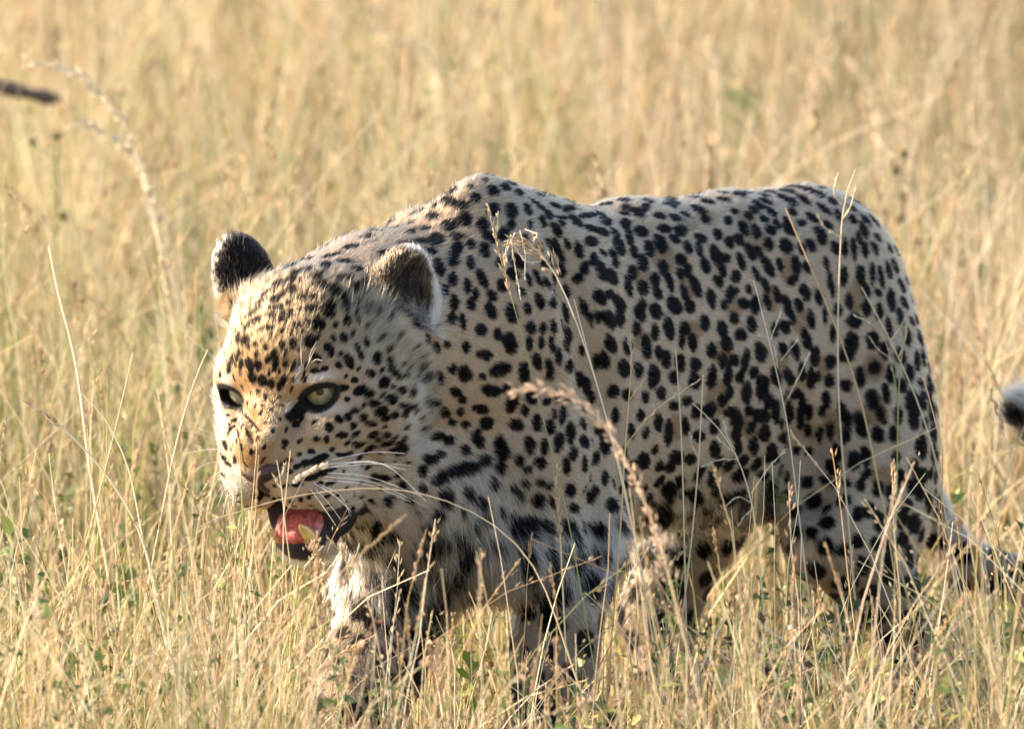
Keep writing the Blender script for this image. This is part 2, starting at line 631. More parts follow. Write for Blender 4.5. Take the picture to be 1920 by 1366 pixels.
ZB = [(975,385,28,32,0),(1045,325,30,22,45),(1110,310,20,26,-30),(1145,372,20,26,20),(1215,315,26,24,0),(1270,355,38,18,8),(1165,430,35,16,-35),(1070,437,38,20,-10),(1170,505,34,20,10),
(1285,435,32,22,-20),(1380,435,26,22,0),(1325,468,15,12,0),(1385,495,48,16,-20),(1265,530,40,18,-30),(1240,560,20,12,-30),(1125,565,20,14,0),(1070,580,36,16,0),(1185,595,14,24,20),
(1245,670,24,10,-40),(1205,655,20,10,-50),(1440,290,26,22,0),(1375,310,26,26,0),(1515,290,20,20,0),(1335,560,12,12,0),(1130,630,14,12,0),(1365,375,12,10,0),
(885,465,24,18,0),(955,470,18,26,0),(850,555,26,18,10),(765,572,20,14,0),(660,490,24,22,0),(655,525,14,14,0),(695,695,22,16,0),(745,660,28,18,-25),(800,635,34,24,-25),(905,605,70,26,-25),
(850,740,52,20,-20),(940,700,62,22,-25),(660,800,30,12,-10),(750,790,42,13,-8),(870,850,40,11,-10),(590,890,18,12,0),(700,910,14,10,0),(770,895,14,16,0),(830,880,14,14,0),(985,780,40,14,-20),
(235,510,14,35,-20),(225,600,20,14,30),(310,610,16,26,0),(255,640,30,11,40),(225,725,44,10,30),(285,715,30,10,40),(265,400,44,14,-30),(240,440,24,12,-30),(250,370,30,10,-20),(300,330,24,10,-20),(235,300,30,9,-20),
(240,235,72,11,20),(410,330,80,8,45),(400,430,60,6,60),(330,440,50,6,75),(625,655,62,12,-50),(1500,520,72,36,-50),(806,204,58,34,35),(900,225,70,14,-6),(700,300,30,34,0),(735,360,26,20,0),(480,835,38,80,15),  # the thin opening lines paint shade in wrinkles and nose creases as black
(1635,385,50,14,5),(1745,450,50,24,-10),(1825,480,32,30,0),(1700,210,45,20,0),(1800,280,40,24,40),(1855,350,30,16,-20),(1700,600,55,42,-20),(1770,575,40,25,0),(1330,740,50,20,-10),(1500,800,28,40,0),
(1640,820,28,28,0),(1780,740,70,35,-30),(1545,900,25,20,0),(1310,1090,36,40,0),(1530,1160,46,20,0),(1660,1260,80,44,-25)]
ZC = [(440,60,25,14),(490,125,50,36,20),(575,105,40,26,30),(610,255,46,56,-15),(715,245,26,42,-25),(380,175,42,38),(345,105,26,14),(205,190,70,34,10),(105,290,50,26,10),(215,350,60,44,10),(310,310,48,58,-10),(130,440,50,40),(425,350,40,50,-15),(490,250,44,44),(660,140,40,22,40),(610,345,30,34),(780,220,70,16,40),(810,320,24,46,-20),(850,285,26,40,-45),(900,370,30,48,-25),(730,345,20,26),(930,330,18,40,-35),(560,405,34,40),(265,495,34,40,-5),(350,475,26,34,-10),(440,510,34,46,-10),(240,560,36,50),(345,585,24,40,-20),(150,620,28,60,-15),(530,590,26,30),(860,480,22,50,-20),(910,510,24,70,-20),(970,470,18,34,-20),(1040,500,28,50,-15),(690,450,24,40),(790,500,20,36),(425,690,30,60,-20),(330,740,22,50,-5),(380,790,24,40),(350,850,26,36,-10),(235,690,28,40),(245,840,26,40,-10),(555,730,36,40),(480,900,36,52,-15),(610,910,36,60,-10),(715,880,24,36),(790,830,26,54,-20),(880,840,22,34),(955,910,18,56,-10),(785,690,20,60,-25),(840,720,20,40,-25),(880,690,20,40,-10),(720,700,18,40,-15),(230,945,30,36),(300,970,20,50,-5),(415,1020,46,34,20),(735,1005,34,34),(810,1005,22,36),(880,1000,20,46,-10),(930,1000,18,50,-10),(600,1100,44,62,-15),(725,1110,24,44),(800,1100,22,34),(870,1110,20,50,-10),(440,1180,50,32,5),(320,1130,26,34),(200,1110,20,24),(125,1130,22,34),(775,1220,28,50,-10),(850,1250,22,46),(540,1270,74,38,-20),(315,1300,42,44),(690,1290,36,50,-20),(240,1270,18,40),(990,1250,18,40),(30,1250,24,24),(60,1320,24,30),(150,1330,24,40),(915,1190,20,50),(1060,640,16,40,-15),(1090,900,14,60,-10),(1120,960,14,50,-10),(1060,860,14,50,-10),(1030,690,36,30),(960,770,20,44,-10),(975,245,50,24,-5),(930,300,50,14),(1110,285,80,22,-15),(1215,215,60,22,-10),(1400,150,70,30,5),(1590,125,70,26,10),(1340,130,60,16),(1210,320,50,36,20),(1340,235,40,24,10),(1420,270,50,26,35),(1470,235,36,28),(1640,200,60,26,20),(1770,130,50,18),(1860,130,30,20),(1560,290,50,22,15),(1660,300,50,24,20),(1810,250,70,24,25),(1850,310,40,30,40),(1720,280,40,20,20),(1340,340,40,40,-30),(1365,420,26,60,-10),(1395,520,24,44,-10),(1440,390,50,30,20),(1590,370,46,26,15),(1690,385,46,34,10),(1820,430,50,24,25),(1655,435,40,24,30),(1130,370,60,20,20),(1190,390,50,22,20),(1120,455,40,32,10),(1300,480,34,60,-20),(1260,540,24,40,-25),(1275,590,26,30),(1140,570,26,42,-10),(1185,640,34,60,-15),(1250,680,36,50,-30),(1090,620,22,40,-10),(1490,500,34,52,-15),(1565,470,40,60,-25),(1450,590,36,52,-10),(1385,650,32,46,-10),(1740,490,28,44,-20),(1810,500,24,46,-15),(1690,570,34,40,-20),(1580,620,34,46,-10),(1620,710,26,60,-20),(1850,610,28,50,-15),(1690,660,24,40,-15),(1740,640,26,44,-15),(1790,740,30,70,-20),(1360,740,26,60,-10),(1450,750,34,50,-5),(1530,700,28,50,-10),(1545,780,30,44,-20),(1650,860,44,56,-25),(1720,790,26,60,-20),(1755,870,34,40),(1890,820,30,60,-10),(1180,810,36,50,-30),(1240,790,28,30),(1300,850,36,60,-25),(1430,920,34,50,-20),(1450,860,26,40),(1535,900,36,54,-20),(1240,950,40,60,-30),(1300,950,30,54,-15),(1165,940,26,40),(1410,1010,28,44),(1530,1030,26,54,-5),(1620,1010,34,66,-10),(1720,1010,36,44,-5),(1850,970,30,54,-10),(1700,1090,22,40),(1770,1100,30,54,-10),(1250,1110,40,54,-15),(1350,1120,28,50,-10),(1475,1130,30,70,-5),(1550,1165,22,44),(1600,1200,30,60,-5),(1890,1150,34,46,-10),(1200,1210,40,54),(1330,1260,34,56,-10),(1420,1270,34,46,-10),(1520,1310,40,60),(1690,1230,30,54,-10),(1790,1240,36,40),(1890,1310,26,54),(1150,1220,22,44),(1060,1150,24,34)]  # narrow streaks along the shoulder fold paint its shade as black marks
ZD = [(220,75,60,14,-10),(470,100,70,22,-5),(560,60,60,16,10),(360,145,60,24,10),(700,200,50,30,30),(640,170,60,20,25),(770,180,70,24,35),(800,120,70,20,15),(870,150,50,22,20),(890,110,40,14,10),(900,240,70,22,40),(960,195,40,24,40),(830,300,60,26,40),(480,215,60,26,35),(560,260,60,26,45),(450,250,50,22,30),(330,260,36,24,30),(420,290,36,26,30),(290,320,30,34,-10),(520,310,40,26,45),(600,340,44,26,50),(700,260,46,24,45),(660,310,26,26),(760,340,36,30,30),(680,370,36,54,-30),(390,370,30,50,-20),(470,390,30,46,-15),(560,380,40,30,40),(870,385,36,26,30),(890,430,36,46,-20),(820,480,30,44,-30),(660,480,44,50,-25),(550,470,34,46,-10),(760,500,26,40,-20),(300,460,34,40,-25),(360,440,34,40,-30),(220,410,26,40,-25),(430,520,30,60,-30),(480,520,30,34,-20),(545,610,32,80,-25),(470,660,22,50,-20),(280,560,28,30),(370,580,26,60,-20),(210,540,36,70,-20),(250,630,26,50,-20),(140,620,26,50,-20),(190,710,40,34,10),(340,680,36,40,-10),(620,600,24,50,-15),(725,610,34,60,-10),(700,700,44,30,-30),(790,620,26,40,-20),(530,730,26,50,-20),(300,790,30,60,10),(390,850,36,40,-30),(320,770,40,24,-10),(420,760,20,30),(600,790,26,60,-15),(670,870,30,70,-15),(540,840,24,60,-20),(700,950,26,34),(780,780,34,60,-20),(870,810,30,50,-10),(190,840,34,50,-10),(200,890,36,40),(60,860,30,50,-20),(40,790,34,30),(140,1000,36,70,-10),(250,1010,34,50,-5),(330,940,34,40,-20),(440,980,34,54,-10),(20,1000,30,34),(370,1050,40,36,-15),(280,1110,40,50),(190,1160,40,44),(70,1100,40,50,-10),(90,1240,36,30),(400,1220,30,80,10),(500,1160,40,70,-15),(740,860,26,50,-20),(820,950,26,60,-10),(650,1000,34,50,-20),(590,1020,24,50),(790,1080,30,70,-20),(720,1150,30,60,-10),(640,1140,30,50,-20),(190,1310,30,50),(290,1310,30,60),(680,1320,34,50,-10),(820,1310,24,50),(760,1280,22,50),(590,1310,30,60),(980,500,34,50,-20),(1040,490,20,70),(1095,500,24,80,-5),(1165,500,26,60,-10),(1230,500,20,50,-20),(1130,430,20,50,-10),(1000,290,28,50,-25),(1090,310,26,40,-30),(1160,380,24,60,-20),(1030,680,30,70),(1135,660,34,60,-5),(1215,660,18,70),(1270,680,20,80,-10),(1320,640,20,60,-15),(1065,840,30,50,-5),(1175,880,34,50),(1170,760,30,50,-20),(1260,900,24,60),(1335,830,30,70,-5),(1390,930,24,60,-10),(1100,960,54,50),(1215,1080,44,60),(1290,1150,36,60,-5),(1080,1095,50,60),(1060,1170,50,50),(1320,1000,20,70,-5),(1225,1260,44,44),(1030,1180,30,50),(1130,1310,30,60),(1330,1300,30,60),(1440,1060,24,60,-5),(1450,1300,30,60),(1500,1220,24,60),(940,700,20,60),(910,920,16,60),(920,600,20,50,-10),(960,760,14,50),(960,1040,20,60),(1540,1190,16,60,-5)]
ZE = [(40,90,34,70),(130,40,24,50),(210,40,34,36),(285,20,24,30),(345,40,26,50),(385,20,20,30),(120,240,26,70),(200,260,28,70),(290,200,28,60,-5),(275,290,24,60),(330,250,26,50),(410,240,24,34),(40,390,40,40),(320,360,24,40),(400,390,22,44),(470,370,26,50),(440,160,26,50,-10),(560,270,34,90,-20),(560,400,34,44),(660,330,40,80,-15),(735,160,40,60,-5),(825,130,26,60,-10),(790,260,28,60,-20),(900,270,26,60),(1000,200,44,90,-10),(1060,170,24,60),(1100,100,20,80),(660,40,30,50,-10),(770,390,40,44),(870,390,30,50),(1120,240,24,60),(1130,380,26,60),(1050,470,40,70),(1130,520,20,60),(620,560,40,60),(690,520,30,60,-5),(510,510,30,50,-10),(480,600,40,50,-25),(90,480,34,30),(250,490,24,30),(330,500,30,24),(100,550,50,30),(1050,650,50,44),(860,770,40,60),(770,740,34,50),(720,880,44,50),(960,840,30,40),(1040,760,34,50),(1100,830,24,60),(460,690,60,24,20),(560,700,40,24,20),(660,710,34,40),(920,930,40,60),(640,900,30,44),(780,950,40,60),(1000,960,44,60),(700,640,30,26),(550,1130,50,34,-20),(680,1230,40,60,-20),(840,1180,30,60),(930,1060,40,50),(760,1090,34,40)]
ZF = [(190,40,34,50),(100,10,30,20),(310,55,22,20),(430,20,70,34,-20),(600,30,34,60),(370,155,62,36,5),(130,165,40,28,25),(170,220,26,26),(290,280,50,28,10),(160,300,24,26),(50,305,34,30,20),(100,370,24,20),(195,390,28,24),(340,380,44,40),(280,490,40,60,-10),(20,465,30,20),(75,500,28,28),(445,560,44,84,-10),(515,240,34,60,15),(650,200,36,40),(605,290,26,34),(780,40,30,46),(830,200,24,36),(905,200,20,34),(760,230,30,24,-30),(545,390,50,36,25),(690,380,30,50),(780,410,30,50),(810,310,18,34),(865,330,22,50,10),(640,530,34,60),(740,540,24,50),(840,510,28,60,10),(920,440,30,60),(1030,130,28,50),(980,90,20,40),(570,640,28,34),(710,660,36,36),(620,700,30,20),(895,680,26,50),(330,640,40,36),(180,700,110,38,-15),(20,770,50,34,-30),(390,810,30,36),(610,800,28,28),(710,790,26,28),(530,840,26,24),(770,810,24,24),(920,840,34,44),(700,920,44,44),(310,940,40,36),(800,930,24,30),(950,970,26,30),(260,1110,30,28),(610,1110,70,50,-25),(180,1000,24,20),(340,1050,40,24),(770,1110,40,46),(610,1280,44,44),(770,1270,40,50),(390,1290,46,50),(310,1250,30,40),(890,1290,36,36),(940,590,26,40),(1060,890,30,44),(160,1190,40,24),(440,1000,26,24),(580,890,24,20)]
ZG = [(340,20,36,40),(430,20,24,30),(530,80,34,50,15),(480,200,22,40),(380,430,24,50),(570,370,26,60),(640,450,28,80),(590,170,30,40),(770,230,34,30),(820,90,40,50),(940,60,30,70,10),(1050,60,30,60),(1060,170,28,40,10),(1010,220,34,34),(1180,170,36,70),(1280,130,40,80,5),(920,290,40,50,30),(1110,360,40,70),(1060,300,40,26,-30),(1110,450,36,50),(1120,540,30,50),(1230,540,34,60),(1280,330,60,40,10),(1310,450,36,50),(960,560,34,50,-5),(850,470,40,36),(760,400,26,60),(690,620,50,44,-30),(790,630,40,34),(650,680,36,40),(580,680,30,30),(640,840,50,50,30),(720,780,30,40),(610,1020,50,60,10),(820,890,40,50),(940,770,30,50),(1140,740,60,40,-30),(1040,910,60,30,-10),(1130,870,50,30,-30),(1350,620,50,40,-20),(1440,480,40,34),(1300,740,40,30),(840,1060,50,40,10),(370,1150,40,50),(610,1270,30,34),(930,1130,30,36),(140,1310,20,50),(215,1310,22,60),(680,260,40,30),(100,200,24,40),(70,120,20,50),(20,80,30,50),(470,640,40,50),(270,330,24,44),(200,760,24,40),(60,660,20,50),(130,860,26,44),(400,780,30,40),(330,600,24,44)]
ZH = [(390,90,30,20),(480,460,70,38,10),(500,230,40,20),(800,240,80,44,-10),(600,150,40,20),(510,160,50,30),(740,580,24,28),(660,640,24,60),(590,590,40,60),(460,690,50,50),(580,740,40,36),(770,790,90,70,5),(380,830,50,60),(510,910,30,60),(600,860,30,40),(330,860,50,20),(240,935,24,20),(670,960,50,40),(550,1045,50,56),(660,1010,40,40),(750,1060,44,60),(700,1140,40,40),(540,1200,40,50),(450,1150,40,60),(610,1250,24,24),(320,1040,30,34),(230,1060,20,14),(500,1310,50,40),(930,830,30,40),(910,520,40,60),(330,540,50,24,10),(370,350,40,20),(840,370,40,30),(280,760,50,34,-20),(1250,240,50,60),(1310,350,60,40),(1080,360,50,34),(1120,100,24,30),(880,30,40,40),(1380,100,50,60),(1430,300,60,60),(1580,270,30,70),(1480,90,50,60),(1490,500,60,40),(1190,490,36,28),(1350,470,40,30),(1440,640,50,40),(1520,1040,34,44),(1560,600,34,60),(1600,900,40,60),(1620,1100,50,80),(1560,1180,50,70),(1390,1000,30,40),(1440,880,30,30)]
HEARTS = [(1242, 482, 22, 26, -10), (1290, 533, 18, 26, -20), (1250, 498, 14, 20, 0), (1301, 620, 14, 18, 0), (1420, 455, 20, 24, -20), (1478, 506, 18, 28, -15), (1375, 572, 16, 22, -10), (1445, 560, 14, 24, -15),
          (1345, 745, 20, 30, 10), (1412, 800, 22, 26, 0), (1606, 555, 18, 30, 0), (1640, 690, 22, 24, 0), (1640, 772, 24, 22, 0), (1560, 790, 16, 22, 0), (1660, 900, 26, 26, 0), (1270, 800, 16, 24, 0), (1400, 410, 20, 14, 30),
          (1325, 405, 18, 14, 25), (1500, 600, 14, 24, 0), (1545, 690, 12, 24, 0), (1205, 520, 18, 20, 0), (1350, 660, 18, 20, 0), (1290, 420, 16, 16, 20), (1465, 690, 14, 24, 0), (1205, 640, 18, 18, 0)]
PALE = [(784, 735, 6, 34, 0), (780, 800, 7, 30, -10), (360 + 915 / 3.794, 420 + 1085 / 3.794, 28, 9, -8), (360 + 700 / 3.794, 700 + 235 / 3.794, 5, 17, 40), (360 + 945 / 3.794, 700 + 256 / 3.794, 34, 7, -20),
        (782, 826, 26, 22, 0), (667, 888, 15, 20, 10), (445, 900, 30, 30, 0), (412, 752, 8, 24, 0), (422, 715, 12, 16, 0), (418, 800, 10, 26, 0), (560, 700, 8, 22, 15), (640, 960, 20, 16, 0),
        (765, 985, 26, 60, -25), (930, 1080, 60, 40, 30), (540, 1048, 44, 24, 0)]
K = 1 / 3.794
for x, y, a, b, g in ZA:
    spot_px(360 + x * K, 420 + y * K, a * K * 1.25, b * K * 1.25, g)
for x, y, a, b, g in ZB:
    spot_px(360 + x * K, 700 + y * K, a * K * 1.25, b * K * 1.25, g)
mul = {id(ZC): 1.18, id(ZD): 1.13, id(ZE): 1.24, id(ZF): 1.25, id(ZG): 1.28, id(ZH): 1.15}
for lst, ox, oy, sc in ((ZC, 780, 320, 3.414), (ZD, 1280, 320, 3.414), (ZE, 1420, 700, 3.416), (ZF, 820, 690, 3.69), (ZG, 1080, 690, 3.693), (ZH, 560, 960, 3.364)):
    for q in lst:
        if lst is ZD and q[0] < 205:
            continue
        k_ = mul[id(lst)] * (0.86 if oy + q[1] / sc < 425 else 1.0)
        spot_px(ox + q[0] / sc, oy + q[1] / sc, q[2] / sc * k_ * 0.98, q[3] / sc * k_ * 1.06, q[4] if len(q) > 4 else 0)
HAND = np.array([s_[0] for s_ in SPOTS])
for x, y, a, b, g in HEARTS:
    spot_px(x, y, a, b, g, 1)
for x, y, a, b, g in PALE:
    spot_px(x, y, a, b, g, 2)


def tail_dist(p):
    d = np.full(len(p), 1e9)
    for a, b in zip(TAIL, TAIL[1:]):
        d = np.minimum(d, rc(P(*a[:3]), a[3], P(*b[:3]), b[3]).d(p))
    return d


def regions(p, n):
    """coordinates and soft masks used by the coat and the fur"""
    r = {}
    h = hloc(p)
    r['h'] = h
    hd = np.linalg.norm((h - np.array([-60., 0, -60])) / np.array([250., 235., 245.]), axis=1)
    r['head'] = np.clip((1.06 - hd) / 0.14, 0, 1)
    mid = P(1190, 660, 290)
    r['a'] = (p - mid) @ BA
    r['u'] = (p - mid) @ BU
    r['nl'] = (p - mid) @ BN
    z = p[:, 2]
    lowa = np.where(p[:, 1] > 330, -330., -400.)             # where legs take over from the trunk
    r['leg'] = np.clip((lowa - z) / 90, 0, 1) * (1 - r['head'])
    r['tail'] = ((tail_dist(p) < 8) & (p[:, 0] > 690) & (p[:, 1] > 820)).astype(float)
    r['earR'] = np.linalg.norm((p - EAR_R) @ ME.T / np.array([80, 52, 118.]), axis=1)
    r['earL'] = np.linalg.norm((p - EAR_L) @ ML.T / np.array([70, 42, 97.]), axis=1)
    r['lq'] = (p - EAR_L) @ ML.T
    r['rq'] = (p - EAR_R) @ ME.T
    r['chest'] = np.clip(1.25 - np.linalg.norm((p - P(830, 1000, -140)) / np.array([210., 260, 180]), axis=1), 0, 1) * (1 - r['head'])
    r['belly'] = np.clip((-225 - r['u']) / 80, 0, 1) * np.clip((290 - r['a']) / 90, 0, 1) * (1 - r['head']) * (1 - r['leg'])
    eye = np.full(len(p), 99.0)
    for (c, e, w, v) in EYES:
        q = p - c
        dd = np.linalg.norm(q, axis=1)
        al = np.hypot(q @ w / 37.0, q @ v / 25.0)
        eye = np.where((dd < 75) & (q @ e > 4), np.minimum(eye, al), eye)
    r['eye'] = eye
    mouth = np.maximum(el(H(80, 0, -232), (118, 60, 66), HM).d(p), -80)
    lip = np.minimum(el(H(24, 63, -240), (70, 21, 58), HM).d(p), el(H(24, -63, -240), (70, 21, 58), HM).d(p))
    lowlip = np.minimum(rc(H(86, 26, -256), 19, H(86, -26, -256), 19).d(p), rc(H(86, 26, -256), 19, H(10, 58, -228), 22).d(p))
    r['mouth'] = (mouth < 3.5) | ((lip < 5) & (h[:, 2] < -190) & (h[:, 2] > -290)) | ((lowlip < 6) & (h[:, 2] > -266) & (h[:, 2] < -190))
    r['nose'] = np.minimum(el(H(136, 0, -76), (26, 37, 22), HM).d(p), el(H(134, 0, -100), (18, 14, 24), HM).d(p)) < 2
    return r


# scattered spots and rosettes over the rest of the body
_r = regions(BV, BNRM)
_cand = rng.permutation(len(BV))[:36000]
acc_p, acc_r = np.zeros((4000, 3)), np.zeros(4000)
na = 0
ROS = []
_free = ~(_r['mouth'] | _r['nose'] | (_r['eye'] < 1.6) | (_r['earL'] < 1) | (_r['earR'] < 1))
for i in _cand:
    if not _free[i]:
        continue
    p, n = BV[i], BNRM[i]
    hd, leg, tl, a, u = _r['head'][i], _r['leg'][i], _r['tail'][i], _r['a'][i], _r['u'][i]
    if tl > 0:
        sp, kind = 62, 't'
    elif hd > 0.5:
        sp, kind = (18 if _r['h'][i, 2] > -20 and abs(_r['h'][i, 1]) < 95 else 25, 'h')
    elif leg > 0.4:
        sp, kind = 74, 'l'
    elif _r['belly'][i] > 0.5 or _r['chest'][i] > 0.45:
        sp, kind = 84, 'b'
    elif a < -190:
        sp, kind = 47, 's'
    elif u > 235:
        sp, kind = 58, 's'
    elif a > 420 and u < 120:
        sp, kind = 104, 'r'
    else:
        sp, kind = 112 if u < 190 else 92, 'r'
    kx = 1.0 + p[1] * S / DIST
    qx, qy = 960 + p[0] / kx, 683 - p[2] / kx
    seen = n[1] < -0.12 and kind != 'h' and (780 < qx < 1780 and 320 < qy < 1366 or 600 < qx < 1130 and 960 < qy < 1366)
    if seen and kind in 'rbsl':
        sp, kind = (34 if qy < 1040 else 50), 'v'
    if len(HAND) and np.min(np.sum((HAND - p) ** 2, 1)) < (32 if seen else sp * (0.82 if kind == 'h' else 0.75)) ** 2:
        continue
    if na and np.any(np.sum((acc_p[:na] - p) ** 2, 1) < ((acc_r[:na] + sp) * 0.5) ** 2):
        continue
    acc_p[na], acc_r[na] = p, sp
    na += 1
    ROS.append((p, n, sp, kind))


def flow(p, n, r):
    """direction the hair lies in"""
    f = np.tile(BA - 0.42 * np.array([0, 0, 1.0]), (len(p), 1))
    f = vnorm(f)
    lg = r['leg'][:, None]
    f = f * (1 - lg) + lg * np.array([0.12, 0.05, -1.0])
    ch = np.clip(np.maximum(r['chest'] * 1.3, r['belly'] * 0.8), 0, 1)[:, None]
    f = f * (1 - ch) + ch * np.array([0.18, -0.1, -1.0])
    hd = r['head'][:, None]
    away = vnorm(p - H(165, 0, -70))
    f = f * (1 - hd) + hd * away
    if r['tail'].any():
        best = np.full(len(p), 1e9)
        tf = np.zeros_like(p)
        for a, b in zip(TAIL, TAIL[1:]):
            A, B_ = P(*a[:3]), P(*b[:3])
            d = rc(A, a[3], B_, b[3]).d(p)
            m = d < best
            best[m] = d[m]
            tf[m] = unit(B_ - A)
        t = r['tail'][:, None]
        f = f * (1 - t) + tf * t
    for k, M in (('earR', ME), ('earL', ML)):
        m = r[k] < 1.0
        f[m] = M[2] + 0.5 * n[m]
    f = vnorm(f)
    return f


for p, n, sp, kind in ROS:
    f = flow(p[None], n[None], {k: np.atleast_1d(v[None] if np.ndim(v) == 0 else v) for k, v in {kk: vv for kk, vv in regions(p[None], n[None]).items()}.items()})[0] if kind in 'hrsv' else np.array([0.1, 0.0, -1.0])
    t1 = unit(f - (f @ n) * n)
    t2 = np.cross(n, t1)
    J = lambda s_: 1 + s_ * rng.uniform(-1, 1)
    if kind == 'h':
        spot(p, t1 * (7 if sp < 20 else 7.5) * J(.3), t2 * (3.4 if sp < 20 else 4.8) * J(.3))
    elif kind == 'v':
        b = (15 if sp < 40 else 20) * J(.25) * (1.25 if p[2] < -330 else 1.0)
        spot(p, t1 * b, t2 * b * J(.2))
    elif kind in 'slt':
        b = {'s': 21 if sp > 50 else 15.5, 'l': 26, 't': 23}[kind] * (0.86 if kind == 's' and hd else 1)
        ang = rng.uniform(-.5, .5)
        e1 = t1 * math.cos(ang) + t2 * math.sin(ang)
        e2 = t2 * math.cos(ang) - t1 * math.sin(ang)
        k1 = J(.25) * (1.15 if kind == 's' else 0.9)
        spot(p, e1 * b * k1, e2 * b * J(.2) * (0.86 if kind == 's' else 1.15))
        if rng.random() < 0.35:
            o = e1 * b * 0.9 * rng.choice([-1, 1]) + e2 * b * rng.uniform(-.6, .6)
            spot(p + o, e1 * b * .6, e2 * b * .55)
    elif kind == 'b':
        b = 27
        for _ in range(2):
            o = t1 * rng.uniform(-14, 14) + t2 * rng.uniform(-18, 18)
            spot(p + o, t1 * b * 0.75 * J(.3), t2 * b * J(.3))
    else:
        ra = sp * 0.315
        spot(p, t1 * ra * 0.95, t2 * ra * 0.95, 1)
        m = int(rng.integers(3, 6))
        a0 = rng.uniform(0, 6.28)
        for j in range(m):
            if m >= 4 and rng.random() < 0.12:
                continue
            an = a0 + 6.283 * j / m + rng.uniform(-.22, .22)
            ro = ra * rng.uniform(0.9, 1.12)
            c = p + ro * (t1 * math.cos(an) + t2 * math.sin(an))
            rad_ = t1 * math.cos(an) + t2 * math.sin(an)
            tan_ = t2 * math.cos(an) - t1 * math.sin(an)
            spot(c, tan_ * ra * (0.66 if m < 5 else .56) * J(.22), rad_ * ra * 0.45 * J(.2))

SC_ = np.array([s_[0] for s_ in SPOTS])
SG_ = np.array([s_[1] for s_ in SPOTS])
SK_ = np.array([s_[2] for s_ in SPOTS])
SR_ = np.array([s_[3] for s_ in SPOTS])


def pattern(p):
    """black, heart and pale coverage at points"""
    blk, hrt, pal = np.zeros(len(p)), np.zeros(len(p)), np.zeros(len(p))
    wob = (noise3(p / 9.0, 3) - 0.5) * 0.42 + (noise3(p / 22.0, 5) - 0.5) * 0.34
    cell = 90.0
    key3 = np.floor(p / cell).astype(np.int64)
    key = key3[:, 0] * 1000003 + key3[:, 1] * 1009 + key3[:, 2]
    o = np.argsort(key, kind='stable')
    cuts = np.flatnonzero(np.diff(key[o])) + 1
    for idx in np.split(o, cuts):
        c = (key3[idx[0]] + 0.5) * cell
        near = np.flatnonzero(np.linalg.norm(SC_ - c, axis=1) < cell * 0.87 + SR_ * 1.5)
        for s_ in near:
            q = p[idx] - SC_[s_]
            uv = q @ SG_[s_].T
            rr = np.hypot(uv[:, 0], uv[:, 1])
            ok = np.sqrt((q * q).sum(1)) < SR_[s_] * 1.7
            k = SK_[s_]
            if k == 2:
                val = np.clip(1.5 - rr, 0, 1) * ok
                pal[idx] = np.maximum(pal[idx], val)
            elif k == 1:
                val = np.clip((1.25 - rr + wob[idx] * 0.5) / 0.3, 0, 1) * ok
                hrt[idx] = np.maximum(hrt[idx], val)
            else:
                val = np.clip((1.0 - rr + wob[idx] * 0.6) / 0.12, 0, 1) * ok
                blk[idx] = np.maximum(blk[idx], val)
    return blk, hrt, pal


C_BLACK = np.array([0.0050, 0.0043, 0.0042])
C_TAN = np.array([0.295, 0.208, 0.125])
C_HEAD = np.array([0.285, 0.168, 0.078])
C_PALE = np.array([0.345, 0.262, 0.180])
C_WHITE = np.array([0.43, 0.37, 0.31])
C_HEART = np.array([0.185, 0.115, 0.06])


